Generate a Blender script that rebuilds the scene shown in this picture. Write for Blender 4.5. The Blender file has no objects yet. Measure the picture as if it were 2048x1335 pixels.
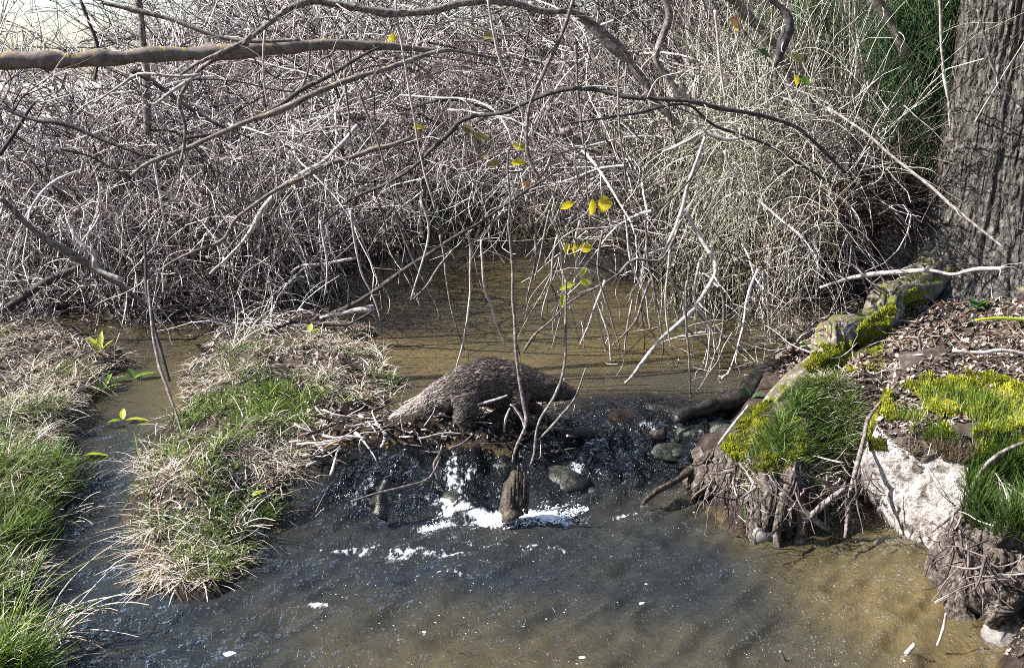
import bpy, bmesh, math
import numpy as np
from mathutils import Vector

# ------------------------------------------------------------------ camera, light, exposure
sc = bpy.context.scene
CAM_H, PITCH, FPX = 1.7, math.radians(13.0), 2196.0
cd = bpy.data.cameras.new('camera'); cam = bpy.data.objects.new('camera', cd)
sc.collection.objects.link(cam); sc.camera = cam
cam.location = (0, 0, CAM_H); cam.rotation_euler = (math.pi/2 - PITCH, 0, 0)
cd.sensor_width = 36.0; cd.lens = 36.0*FPX/2048.0; cd.clip_start = 0.05; cd.clip_end = 2000
SUN_V = Vector((-0.80, -0.06, 0.70)).normalized()
sun_el = math.asin(SUN_V.z); sun_az = math.atan2(SUN_V.x, SUN_V.y)
w = bpy.data.worlds.new("World"); sc.world = w; w.use_nodes = True
nt = w.node_tree; bg = nt.nodes['Background']
sky = nt.nodes.new('ShaderNodeTexSky'); sky.sky_type = 'NISHITA'; sky.sun_disc = False
sky.sun_elevation = sun_el; sky.sun_rotation = sun_az
sky.air_density = 1.0; sky.dust_density = 1.1; sky.ozone_density = 1.0
nt.links.new(sky.outputs[0], bg.inputs[0]); bg.inputs[1].default_value = 0.068
sd = bpy.data.lights.new('sun', 'SUN'); sd.energy = 5.0; sd.angle = math.radians(0.5); sd.color = (1.0, 0.955, 0.89)
sun = bpy.data.objects.new('sun', sd); sc.collection.objects.link(sun)
sun.rotation_euler = SUN_V.to_track_quat('Z', 'Y').to_euler()
sun.location = (-8, 3, 9)
vs = sc.view_settings; vs.view_transform = 'Standard'; vs.look = 'None'; vs.gamma = 1.0
vs.use_curve_mapping = False; vs.exposure = 1.68
sc.cycles.filter_width = 0.9; sc.cycles.use_denoising = False
sc.cycles.sample_clamp_direct = 3.0; sc.cycles.sample_clamp_indirect = 3.0
sc.cycles.max_bounces = 6; sc.cycles.transparent_max_bounces = 12
sc.cycles.diffuse_bounces = 3; sc.cycles.glossy_bounces = 3
sc.cycles.caustics_reflective = False; sc.cycles.caustics_refractive = False

rng = np.random.default_rng(7)
C = sc.collection

# ------------------------------------------------------------------ picture <-> place
cp, sp = math.cos(PITCH), math.sin(PITCH)
def ray(px, py):
    a = (np.asarray(px, float)-1024)/FPX; b = -(np.asarray(py, float)-667.5)/FPX
    d = np.stack([a, cp + b*sp, -sp + b*cp], -1)
    return d
def at(px, py, Y):
    """the place point at distance Y (metres along the ground) seen at a photograph pixel"""
    d = ray(px, py); t = np.asarray(Y, float)/d[..., 1]
    return d*t[..., None] + np.array([0, 0, CAM_H])
def onz(px, py, z):
    d = ray(px, py); t = (z-CAM_H)/d[..., 2]
    return d*t[..., None] + np.array([0, 0, CAM_H])

# ------------------------------------------------------------------ noise
def _h(ix, iy, iz, s):
    n = (ix*374761393 + iy*668265263 + iz*2147483647 + s*1274126177) & 0xffffffff
    n = ((n ^ (n >> 13))*1274126177) & 0xffffffff
    return ((n ^ (n >> 16)) & 0xffff)/65535.0
def noise(x, y, z=0.0, s=0):
    x, y, z = np.broadcast_arrays(np.asarray(x, float), np.asarray(y, float), np.asarray(z, float))
    xi, yi, zi = np.floor(x).astype(np.int64), np.floor(y).astype(np.int64), np.floor(z).astype(np.int64)
    fx, fy, fz = x-xi, y-yi, z-zi
    fx, fy, fz = [f*f*(3-2*f) for f in (fx, fy, fz)]
    r = 0
    for a in (0, 1):
        for b in (0, 1):
            for c in (0, 1):
                wgt = (fx if a else 1-fx)*(fy if b else 1-fy)*(fz if c else 1-fz)
                r = r + wgt*_h(xi+a, yi+b, zi+c, s)
    return r*2-1
def fbm(x, y, z=0.0, o=4, s=0):
    r = 0; amp = 0.5; f = 1.0
    for k in range(o):
        r = r + amp*noise(np.asarray(x)*f, np.asarray(y)*f, np.asarray(z)*f, s+k*17); amp *= 0.5; f *= 2.03
    return r
def sstep(a, b, x):
    t = np.clip((x-a)/(b-a), 0, 1); return t*t*(3-2*t)

# ------------------------------------------------------------------ objects
def tag(o, label=None, cat=None, group=None, kind=None):
    if label: o['label'] = label
    if cat: o['category'] = cat
    if group: o['group'] = group
    if kind: o['kind'] = kind
    return o
def empty(name, loc=(0, 0, 0), **k):
    o = bpy.data.objects.new(name, None); C.objects.link(o); o.location = tuple(float(v) for v in loc)
    o.empty_display_size = 0.1
    return tag(o, **k)
def mesh_obj(name, V, F, mat, parent=None, origin=None, attrs=None, smooth=True, tri=None, **k):
    """V world vertices (n,3); F quads (m,4) and/or tri (m,3)."""
    V = np.asarray(V, float)
    if origin is None: origin = V[0] if parent is None else (0, 0, 0)
    if parent is not None: origin = np.array(parent.location)
    origin = np.asarray(origin, float)
    me = bpy.data.meshes.new(name)
    L = V - origin
    me.vertices.add(len(L)); me.vertices.foreach_set('co', L.astype(np.float32).ravel())
    nq = 0 if F is None else len(F); ntr = 0 if tri is None else len(tri)
    idx = []; st = []; tot = []
    if nq: idx.append(np.asarray(F).ravel()); st.append(np.arange(nq)*4); tot.append(np.full(nq, 4))
    if ntr: idx.append(np.asarray(tri).ravel()); st.append(nq*4+np.arange(ntr)*3); tot.append(np.full(ntr, 3))
    idx = np.concatenate(idx).astype(np.int32); st = np.concatenate(st).astype(np.int32)
    me.loops.add(len(idx)); me.loops.foreach_set('vertex_index', idx)
    me.polygons.add(nq+ntr); me.polygons.foreach_set('loop_start', st)
    try: me.polygons.foreach_set('loop_total', np.concatenate(tot).astype(np.int32))
    except Exception: pass
    me.polygons.foreach_set('use_smooth', np.full(nq+ntr, smooth))
    for an, av in (attrs or {}).items():
        a = me.attributes.new(an, 'FLOAT', 'POINT'); a.data.foreach_set('value', np.asarray(av, np.float32))
    me.update(calc_edges=True); me.validate()
    me.materials.append(mat)
    o = bpy.data.objects.new(name, me); C.objects.link(o)
    if parent is not None: o.parent = parent
    else: o.location = tuple(float(v) for v in origin)
    return tag(o, **k)

def nrm(a): return a/np.maximum(np.linalg.norm(a, axis=-1, keepdims=True), 1e-9)
def tube_arrays(P, R, S=3, rough=0.0, cap=False, seed=0):
    """P (N,K,3) paths, R (N,K) radii -> V, F, t, id"""
    P = np.asarray(P, float); R = np.asarray(R, float); N, K, _ = P.shape
    T = nrm(np.gradient(P, axis=1))
    mean = nrm(P[:, -1]-P[:, 0]+1e-6)
    ref = np.tile(np.array([0.31, 0.2, 0.93]), (N, 1))
    par = np.abs((mean*nrm(ref)).sum(-1)) > 0.8
    ref[par] = np.array([0.9, -0.35, 0.1])
    ref = np.repeat(ref[:, None], K, 1)
    n1 = nrm(np.cross(T, ref)); n2 = np.cross(T, n1)
    an = np.arange(S)/S*2*np.pi
    r = np.repeat(R[:, :, None], S, 2)
    if rough:
        cc = P[:, :, None, :] + r[..., None]*(np.cos(an)[None, None, :, None]*n1[:, :, None]+np.sin(an)[None, None, :, None]*n2[:, :, None])
        q = cc/(R.max()*1.6)
        r = r*(1+rough*fbm(q[..., 0], q[..., 1], q[..., 2], 3, seed)*2)
    V = P[:, :, None, :] + r[..., None]*(np.cos(an)[None, None, :, None]*n1[:, :, None]+np.sin(an)[None, None, :, None]*n2[:, :, None])
    V = V.reshape(-1, 3)
    i = np.arange(N)[:, None, None]*K*S; k = np.arange(K-1)[None, :, None]*S; s = np.arange(S)[None, None, :]; s2 = (s+1) % S
    F = np.stack([i+k+s, i+k+s2, i+k+S+s2, i+k+S+s], -1).reshape(-1, 4)
    t = np.repeat(np.repeat(np.linspace(0, 1, K)[None, :, None], N, 0), S, 2).ravel()
    idn = np.repeat(np.arange(N), K*S)
    tri = None
    if cap:
        base = len(V); V = np.concatenate([V, P[:, 0], P[:, -1]]); tr = []
        for n in range(N):
            for q in range(S):
                tr.append([base+n, n*K*S+(q+1) % S, n*K*S+q]); e = n*K*S+(K-1)*S
                tr.append([base+N+n, e+q, e+(q+1) % S])
        tri = np.array(tr); t = np.concatenate([t, np.zeros(N), np.ones(N)]); idn = np.concatenate([idn, np.arange(N), np.arange(N)])
    return V, F, t, idn, tri
def catmull(pts, n):
    pts = np.asarray(pts, float); m = len(pts)
    if m == 2:
        return pts[0]+(pts[1]-pts[0])*np.linspace(0, 1, n)[:, None]
    seg = np.linalg.norm(np.diff(pts[:, :3], axis=0), axis=1); cum = np.concatenate([[0], np.cumsum(seg)])
    u = np.linspace(0, cum[-1], n); i = np.clip(np.searchsorted(cum, u, 'right')-1, 0, m-2)
    f = ((u-cum[i])/np.maximum(seg[i], 1e-9))[:, None]
    p0 = pts[np.maximum(i-1, 0)]; p1 = pts[i]; p2 = pts[i+1]; p3 = pts[np.minimum(i+2, m-1)]
    return 0.5*((2*p1)+(-p0+p2)*f+(2*p0-5*p1+4*p2-p3)*f*f+(-p0+3*p1-3*p2+p3)*f**3)

# ------------------------------------------------------------------ materials
def mat_new(name):
    m = bpy.data.materials.new(name); m.use_nodes = True; t = m.node_tree
    b = t.nodes['Principled BSDF']; return m, t, b
def N_(t, typ, **kw):
    n = t.nodes.new(typ)
    for k, v in kw.items():
        if k in ('blend_type', 'operation', 'data_type', 'attribute_name', 'feature', 'noise_dimensions', 'interpolation_type'): setattr(n, k, v)
        else: n.inputs[k].default_value = v
    return n
def ramp(t, src, stops):
    r = t.nodes.new('ShaderNodeValToRGB'); e = r.color_ramp.elements
    while len(e) < len(stops): e.new(0.5)
    for k, (p, c) in enumerate(stops): e[k].position = p; e[k].color = (*c, 1) if len(c) == 3 else c
    t.links.new(src, r.inputs[0]); return r.outputs[0]
def noise_node(t, scale, detail=5, rough=0.6, stretch=None, rot=None):
    tc = t.nodes.new('ShaderNodeTexCoord'); src = tc.outputs['Object']
    if stretch or rot:
        mp = t.nodes.new('ShaderNodeMapping'); mp.inputs['Scale'].default_value = stretch or (1, 1, 1)
        mp.inputs['Rotation'].default_value = rot or (0, 0, 0)
        t.links.new(src, mp.inputs[0]); src = mp.outputs[0]
    n = N_(t, 'ShaderNodeTexNoise', Scale=scale, Detail=detail, Roughness=rough)
    t.links.new(src, n.inputs['Vector']); return n.outputs['Fac']
def bump(t, b, src, strength, dist, inp='Normal'):
    n = N_(t, 'ShaderNodeBump', Strength=strength, Distance=dist); t.links.new(src, n.inputs['Height']); t.links.new(n.outputs[0], b.inputs[inp]); return n
def mixc(t, fac, a, b):
    n = t.nodes.new('ShaderNodeMix'); n.data_type = 'RGBA'
    if isinstance(fac, float): n.inputs[0].default_value = fac
    else: t.links.new(fac, n.inputs[0])
    for k, s in ((6, a), (7, b)):
        if isinstance(s, tuple): n.inputs[k].default_value = (*s, 1)
        else: t.links.new(s, n.inputs[k])
    return n.outputs[2]
def attr(t, name):
    a = t.nodes.new('ShaderNodeAttribute'); a.attribute_name = name; return a.outputs['Fac']

def bark_mat(name, cols, scale=30, lichen=None, rough=0.85, bumpd=0.004, stretch=None, fac=0.5):
    m, t, b = mat_new(name)
    f = noise_node(t, scale, 6, 0.65, stretch)
    n = len(cols); c = ramp(t, f, [(0.3+0.4*k/(n-1), cols[k]) for k in range(n)])
    if lichen:
        g = noise_node(t, scale*0.8, 6, 0.75)
        lm = ramp(t, g, [(fac, (0, 0, 0)), (fac+0.05, (1, 1, 1))])
        geo = t.nodes.new('ShaderNodeNewGeometry'); sx = t.nodes.new('ShaderNodeSeparateXYZ'); t.links.new(geo.outputs['Normal'], sx.inputs[0])
        up = ramp(t, sx.outputs[2], [(0.15, (0.25, 0.25, 0.25)), (0.6, (1, 1, 1))])
        mu = N_(t, 'ShaderNodeMath', operation='MULTIPLY'); t.links.new(lm, mu.inputs[0]); t.links.new(up, mu.inputs[1])
        c = mixc(t, mu.outputs[0], c, lichen)
    t.links.new(c, b.inputs['Base Color']); b.inputs['Roughness'].default_value = rough
    b.inputs['Specular IOR Level'].default_value = 0.3
    bump(t, b, f, 0.8, bumpd); return m
def attr_mat(name, stops, rough=0.7, trans=0.0, tipstops=None, nscale=None, spec=0.3):
    """colour chosen by the per-strand random attribute 'rnd'"""
    m, t, b = mat_new(name)
    c = ramp(t, attr(t, 'rnd'), stops)
    if nscale:
        f = noise_node(t, nscale, 4, 0.7)
        dk = ramp(t, f, [(0.35, (0.45, 0.42, 0.4)), (0.62, (1.15, 1.15, 1.15))])
        mm = t.nodes.new('ShaderNodeMix'); mm.data_type = 'RGBA'; mm.blend_type = 'MULTIPLY'; mm.inputs[0].default_value = 1
        t.links.new(c, mm.inputs[6]); t.links.new(dk, mm.inputs[7]); c = mm.outputs[2]
    if tipstops:
        k = ramp(t, attr(t, 'tt'), tipstops[:2]); c = mixc(t, k, c, tipstops[2])
    t.links.new(c, b.inputs['Base Color']); b.inputs['Roughness'].default_value = rough
    b.inputs['Specular IOR Level'].default_value = spec
    if trans:
        tr = t.nodes.new('ShaderNodeBsdfTranslucent'); t.links.new(c, tr.inputs[0])
        mx = t.nodes.new('ShaderNodeMixShader'); mx.inputs[0].default_value = trans
        t.links.new(b.outputs[0], mx.inputs[1]); t.links.new(tr.outputs[0], mx.inputs[2])
        t.links.new(mx.outputs[0], t.nodes['Material Output'].inputs[0])
    return m

M = {}
M['twig'] = attr_mat('grey_twig_bark', [(0.0, (.02, .014, .013)), (0.38, (.07, .052, .048)), (0.5, (.36, .31, .29)), (0.8, (.64, .59, .58)), (1.0, (.80, .76, .75))], 0.6, nscale=25)
M['twig_dark'] = attr_mat('dark_twig_bark', [(0.0, (.02, .015, .015)), (0.5, (.08, .06, .055)), (0.9, (.24, .19, .18)), (1.0, (.4, .36, .34))], 0.65, nscale=25)
M['twig_red'] = attr_mat('red_twig_bark', [(0.0, (.07, .03, .02)), (0.5, (.16, .07, .045)), (1.0, (.34, .2, .14))], 0.6, nscale=25)
M['willow'] = attr_mat('green_willow_wand', [(0.0, (.03, .028, .02)), (0.4, (.09, .10, .055)), (0.6, (.36, .38, .28)), (1.0, (.66, .66, .58))], 0.6, nscale=20)
M['grass'] = attr_mat('green_grass', [(0.0, (.035, .06, .012)), (0.4, (.06, .105, .022)), (0.62, (.12, .19, .03)), (0.8, (.22, .30, .06)), (0.9, (.38, .38, .16)), (1.0, (.55, .48, .33))], 0.5, 0.35)
M['dead'] = attr_mat('dead_grass', [(0.0, (.07, .05, .035)), (0.4, (.26, .20, .14)), (0.7, (.54, .47, .39)), (1.0, (.80, .75, .69))], 0.6, 0.2)
M['needle'] = attr_mat('dark_green_foliage', [(0.0, (.012, .03, .012)), (0.5, (.03, .075, .025)), (0.85, (.07, .14, .04)), (1.0, (.2, .24, .1))], 0.6, 0.2)
M['moss'] = attr_mat('yellow_green_moss', [(0.0, (.07, .06, .015)), (0.3, (.15, .17, .015)), (0.65, (.30, .32, .024)), (1.0, (.46, .44, .05))], 0.8, 0.3)
M['litter'] = attr_mat('leaf_litter', [(0.0, (.04, .025, .018)), (0.4, (.10, .073, .056)), (0.7, (.22, .17, .14)), (0.92, (.46, .40, .36)), (1.0, (.26, .13, .08))], 0.75)
M['fur'] = attr_mat('grizzled_fur', [(0.0, (.010, .008, .007)), (0.4, (.035, .026, .022)), (0.7, (.13, .098, .085)), (1.0, (.66, .57, .53))], 0.5)
M['bark_grey'] = bark_mat('grey_branch_bark', [(.025, .021, .02), (.12, .10, .092), (.33, .295, .27)], 60)
M['bark_dark'] = bark_mat('dark_branch_bark', [(.012, .011, .012), (.04, .034, .034), (.10, .085, .08)], 40)
M['bark_pale'] = bark_mat('bleached_branch_bark', [(.10, .085, .075), (.34, .30, .28), (.62, .58, .56)], 45)
M['bark_lichen'] = bark_mat('lichen_branch_bark', [(.04, .033, .03), (.13, .11, .10), (.25, .22, .2)], 30, lichen=(.36, .27, .07), fac=0.57)
M['log'] = bark_mat('horizontal_log_bark', [(.05, .042, .04), (.13, .105, .095), (.2, .17, .155)], 26, lichen=(.30, .22, .07), fac=0.56)
M['wet'] = bark_mat('wet_black_wood', [(.006, .006, .006), (.02, .018, .016), (.05, .042, .036)], 30, rough=0.25, bumpd=0.01)
M['stump'] = bark_mat('rotten_stump_wood', [(.008, .006, .005), (.04, .03, .022), (.13, .105, .075)], 40, rough=.5, bumpd=.02)
M['root'] = bark_mat('root_bark', [(.012, .009, .007), (.05, .039, .032), (.12, .098, .085), (.27, .235, .21)], 38, bumpd=0.03)
M['rootmoss'] = bark_mat('mossy_root_bark', [(.04, .03, .024), (.13, .105, .09), (.4, .35, .32)], 18, lichen=(.10, .11, .015), fac=0.5, bumpd=0.02)
M['trunk'] = bark_mat('poplar_bark', [(.022, .02, .018), (.075, .068, .06), (.21, .195, .175)], 40, bumpd=0.02, stretch=(1, 1, 0.3))
_t = M['trunk'].node_tree; _b = _t.nodes['Principled BSDF']; _tc = _t.nodes.new('ShaderNodeTexCoord'); _mp = _t.nodes.new('ShaderNodeMapping'); _mp.inputs['Scale'].default_value = (1, 1, .2)
_nz = N_(_t, 'ShaderNodeTexNoise', Scale=9.0, Detail=5.0); _t.links.new(_tc.outputs['Object'], _nz.inputs['Vector']); _vm = _t.nodes.new('ShaderNodeVectorMath'); _vm.operation = 'MULTIPLY_ADD'; _vm.inputs[1].default_value = (.10, .10, .22)
_t.links.new(_nz.outputs['Color'], _vm.inputs[0]); _t.links.new(_tc.outputs['Object'], _vm.inputs[2]); _t.links.new(_vm.outputs[0], _mp.inputs[0])
_vo = N_(_t, 'ShaderNodeTexVoronoi', feature='DISTANCE_TO_EDGE', Scale=24.0); _t.links.new(_mp.outputs[0], _vo.inputs['Vector'])
_cr = ramp(_t, _vo.outputs['Distance'], [(0.0, (0, 0, 0)), (0.22, (1, 1, 1))])
_bb = N_(_t, 'ShaderNodeBump', Strength=1.0, Distance=0.022); _t.links.new(_cr, _bb.inputs['Height']); _old = _b.inputs['Normal'].links[0].from_node; _t.links.new(_bb.outputs[0], _old.inputs['Normal'])
M['earth'] = bark_mat('dark_earth', [(.018, .013, .010), (.05, .038, .03), (.12, .09, .07)], 20, bumpd=.02)
M['rock_white'] = bark_mat('chalky_white_rock', [(.05, .042, .035), (.13, .11, .095), (.33, .30, .285), (.47, .445, .435), (.54, .51, .505)], 22, rough=0.9, bumpd=0.05)
M['stone'] = bark_mat('dark_wet_stone', [(.006, .007, .006), (.022, .024, .019), (.07, .074, .058)], 30, rough=0.3, bumpd=0.012)
M['stone_moss'] = bark_mat('grey_green_stone', [(.03, .033, .03), (.085, .09, .078), (.17, .175, .15)], 30, rough=0.6, bumpd=0.012)
M['stone_red'] = bark_mat('reddish_wet_stone', [(.05, .02, .015), (.13, .05, .04), (.2, .1, .085)], 16, rough=0.3, bumpd=0.01)
M['stone_pale'] = bark_mat('pale_stone', [(.07, .062, .056), (.2, .185, .175), (.4, .38, .36)], 14, bumpd=0.015)
def plain(name, col, rough=0.6, trans=0.0, var=0.25, scale=60, spec=0.4):
    m, t, b = mat_new(name); f = noise_node(t, scale, 4, 0.6)
    c = ramp(t, f, [(0.3, tuple(v*(1-var) for v in col)), (0.7, tuple(min(1, v*(1+var)) for v in col))])
    t.links.new(c, b.inputs['Base Color']); b.inputs['Roughness'].default_value = rough; b.inputs['Specular IOR Level'].default_value = spec
    if trans:
        tr = t.nodes.new('ShaderNodeBsdfTranslucent'); t.links.new(c, tr.inputs[0]); mx = t.nodes.new('ShaderNodeMixShader'); mx.inputs[0].default_value = trans
        t.links.new(b.outputs[0], mx.inputs[1]); t.links.new(tr.outputs[0], mx.inputs[2]); t.links.new(mx.outputs[0], t.nodes['Material Output'].inputs[0])
    return m
M['leaf_yellow'] = plain('yellow_leaf', (.62, .50, .03), 0.5, 0.45, var=.5, scale=140)
M['leaf_lime'] = plain('yellow_green_leaf', (.42, .48, .05), 0.5, 0.45)
M['leaf_green'] = plain('broad_green_leaf', (.16, .30, .03), 0.4, 0.4)
M['leaf_dark'] = plain('dark_green_leaf', (.035, .085, .02), 0.4, 0.3)
M['leaf_rust'] = plain('rusty_brown_leaf', (.34, .17, .07), 0.6, 0.3)
M['leaf_olive'] = plain('olive_dying_leaf', (.24, .22, .07), 0.5, 0.35)
M['foam'] = plain('white_foam', (.85, .88, .92), 0.35, 0.0, 0.06)
M['skin_dark'] = plain('dark_animal_skin', (.018, .013, .012), 0.35)
M['ear'] = plain('grey_ear_skin', (.16, .13, .12), 0.6)
M['eye'] = plain('dark_glossy_eye', (.01, .006, .004), 0.08, var=0.1)
M['claw'] = plain('dark_claw', (.03, .025, .02), 0.3)

# fur underlay of the animal
m, t, b = mat_new('animal_coat'); f = noise_node(t, 130, 3, 0.7)
c = ramp(t, f, [(0.4, (.018, .014, .013)), (0.6, (.12, .085, .07))]); t.links.new(c, b.inputs['Base Color']); b.inputs['Roughness'].default_value = 0.8
bump(t, b, f, 1.0, 0.004); M['coat'] = m

# ground: soil on land, sand and silt under water (attribute 'bed'), pale field far off
m, t, b = mat_new('soil_and_stream_bed')
f = noise_node(t, 9, 8, 0.7); f2 = noise_node(t, 1.3, 3, 0.5); f3 = noise_node(t, 60, 4, 0.7)
soil = ramp(t, f, [(0.3, (.018, .013, .010)), (0.5, (.05, .038, .030)), (0.68, (.12, .09, .075))])
sand = ramp(t, f, [(0.3, (.07, .045, .014)), (0.5, (.26, .17, .05)), (0.7, (.46, .34, .14))])
silt = ramp(t, f, [(0.3, (.03, .03, .028)), (0.55, (.085, .078, .062)), (0.72, (.18, .15, .11))])
bedc = mixc(t, attr(t, 'gold'), silt, sand)
c1 = mixc(t, attr(t, 'bed'), soil, bedc)
field = ramp(t, f2, [(0.3, (.62, .56, .54)), (0.7, (.80, .75, .74))])
wetc = t.nodes.new('ShaderNodeMix'); wetc.data_type = 'RGBA'; wetc.blend_type = 'MULTIPLY'; t.links.new(attr(t, 'wet'), wetc.inputs[0]); t.links.new(c1, wetc.inputs[6]); wetc.inputs[7].default_value = (.35, .32, .32, 1)
c2 = mixc(t, attr(t, 'field'), wetc.outputs[2], field)
t.links.new(c2, b.inputs['Base Color']); b.inputs['Roughness'].default_value = 0.9; b.inputs['Specular IOR Level'].default_value = 0.2
ad = N_(t, 'ShaderNodeMath', operation='ADD'); t.links.new(f, ad.inputs[0]); t.links.new(f3, ad.inputs[1])
bump(t, b, ad.outputs[0], 1.0, 0.03); M['ground'] = m

# water: clear sheet, fresnel reflection, tint, fine ripples, foam where the attribute says the water breaks
m, t, b = mat_new('stream_water'); out = t.nodes['Material Output']
gl = N_(t, 'ShaderNodeBsdfGlossy', Roughness=0.07); gl.inputs['Color'].default_value = (.92, .96, 1.0, 1)
tr = t.nodes.new('ShaderNodeBsdfTransparent')
tint = mixc(t, attr(t, 'gold'), (.30, .34, .36), (.80, .72, .52)); t.links.new(tint, tr.inputs[0])
murk = t.nodes.new('ShaderNodeBsdfDiffuse')
mk = mixc(t, attr(t, 'gold'), (.034, .041, .045), (.17, .135, .062)); mk = mixc(t, attr(t, 'churn'), mk, (.008, .010, .012)); t.links.new(mk, murk.inputs[0])
mm = t.nodes.new('ShaderNodeMixShader'); mfac = ramp(t, attr(t, 'churn'), [(0.0, (.45, .45, .45)), (1.0, (.5, .5, .5))]); t.links.new(mfac, mm.inputs[0])
t.links.new(tr.outputs[0], mm.inputs[1]); t.links.new(murk.outputs[0], mm.inputs[2])
fr = N_(t, 'ShaderNodeFresnel', IOR=1.36)
rp = noise_node(t, 26, 3, 0.6, stretch=(1.0, 0.38, 1), rot=(0, 0, math.radians(40)))
rp2 = noise_node(t, 75, 2, 0.5, stretch=(1.0, 0.5, 1), rot=(0, 0, math.radians(30)))
a1 = N_(t, 'ShaderNodeMath', operation='MULTIPLY_ADD'); t.links.new(rp2, a1.inputs[0]); a1.inputs[1].default_value = 0.18; t.links.new(rp, a1.inputs[2])
am = N_(t, 'ShaderNodeMath', operation='MULTIPLY'); t.links.new(a1.outputs[0], am.inputs[0]); t.links.new(attr(t, 'rough'), am.inputs[1])
bn = N_(t, 'ShaderNodeBump', Strength=1.0, Distance=0.06); t.links.new(am.outputs[0], bn.inputs['Height'])
for n in (gl, fr): t.links.new(bn.outputs[0], n.inputs['Normal'])
mx = t.nodes.new('ShaderNodeMixShader'); t.links.new(fr.outputs[0], mx.inputs[0]); t.links.new(mm.outputs[0], mx.inputs[1]); t.links.new(gl.outputs[0], mx.inputs[2])
fd = N_(t, 'ShaderNodeBsdfDiffuse'); fd.inputs[0].default_value = (.82, .86, .9, 1)
fn = noise_node(t, 60, 6, 0.75, stretch=(1.0, 0.45, 1), rot=(0, 0, math.radians(40)))
fa = N_(t, 'ShaderNodeMath', operation='ADD'); t.links.new(fn, fa.inputs[0]); t.links.new(attr(t, 'foam'), fa.inputs[1])
fm = ramp(t, fa.outputs[0], [(0.80, (0, 0, 0)), (0.92, (.55, .55, .55)), (1.0, (1, 1, 1))])
mf = t.nodes.new('ShaderNodeMixShader'); t.links.new(fm, mf.inputs[0]); t.links.new(mx.outputs[0], mf.inputs[1]); t.links.new(fd.outputs[0], mf.inputs[2])
t.links.new(mf.outputs[0], out.inputs[0]); M['water'] = m

# ------------------------------------------------------------------ the lie of the land
UP = 0.20                                                 # level of the dammed pool above the lower one
def poly(pts, z): return onz([p[0] for p in pts], [p[1] for p in pts], z)[:, :2]
def sdist(x, y, pl):
    """distance to the outline, positive inside"""
    x = np.asarray(x, float); y = np.asarray(y, float)
    d2 = np.full(x.shape, 1e9); ins = np.zeros(x.shape, bool); n = len(pl)
    for i in range(n):
        ax, ay = pl[i]; bx, by = pl[(i+1) % n]; ex, ey = bx-ax, by-ay
        tt = np.clip(((x-ax)*ex+(y-ay)*ey)/(ex*ex+ey*ey+1e-12), 0, 1)
        d2 = np.minimum(d2, (x-ax-tt*ex)**2+(y-ay-tt*ey)**2)
        cr = ((ay > y) != (by > y)) & (x < (bx-ax)*(y-ay)/(by-ay+1e-12)+ax); ins ^= cr
    return np.where(ins, 1, -1)*np.sqrt(d2)
isl = np.concatenate([poly([(440, 650), (620, 632), (745, 665), (800, 760), (800, 830)], UP), poly([(660, 900), (600, 990), (540, 1070), (430, 1180), (330, 1200), (262, 1160), (262, 1080), (268, 960)], 0.05), poly([(290, 890), (375, 800)], .12)])
left = np.concatenate([poly([(-700, 670), (0, 672), (180, 690), (262, 735), (215, 800), (135, 870)], .15), poly([(130, 930), (150, 1000), (90, 1070), (60, 1130), (90, 1200), (110, 1290), (60, 1420), (-900, 1420)], .0)])
leftback = poly([(-900, 640), (0, 628), (300, 618), (520, 625), (640, 600), (690, 560), (800, 510), (860, 482), (1000, 476), (1140, 490), (1260, 500), (1360, 530)], UP)
far = np.concatenate([leftback, poly([(1440, 585), (1530, 640)], UP), [(2.3, 6.4), (14, 6.4), (14, 40), (-14, 40)]])
right = np.concatenate([poly([(1535, 650), (1560, 720), (1500, 765), (1440, 830)], UP), poly([(1400, 960), (1460, 1060), (1520, 1100), (1620, 1075)], 0.0), [(1.30, 4.02), (1.42, 4.25), (1.62, 4.12), (1.69, 3.80)], poly([(1890, 1110), (1885, 1170), (1960, 1290), (2010, 1340), (2500, 1500)], 0.0), [(14, 4.0), (14, 6.6), (2.3, 6.6)]])
damline = np.array([(-6.0, 4.9), *onz([300, 520, 700, 860, 960, 1100, 1250, 1400, 1520], [800, 850, 880, 876, 872, 850, 835, 830, 800], .16)[:, :2], (6.0, 5.2)])
def dam_sd(x, y):
    yl = np.interp(x, damline[:, 0], damline[:, 1]); return y-yl
def water_level(x, y):
    d = dam_sd(x, y)
    wdt = np.interp(x, [-3, -1.3, -0.8, 3], [2.0, 1.5, .62, .62])
    up_side = np.interp(x, [-3, -1.3, -.8, 3], [.6, .4, .05, .05])
    return UP*sstep(-wdt, up_side, d)
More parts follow.
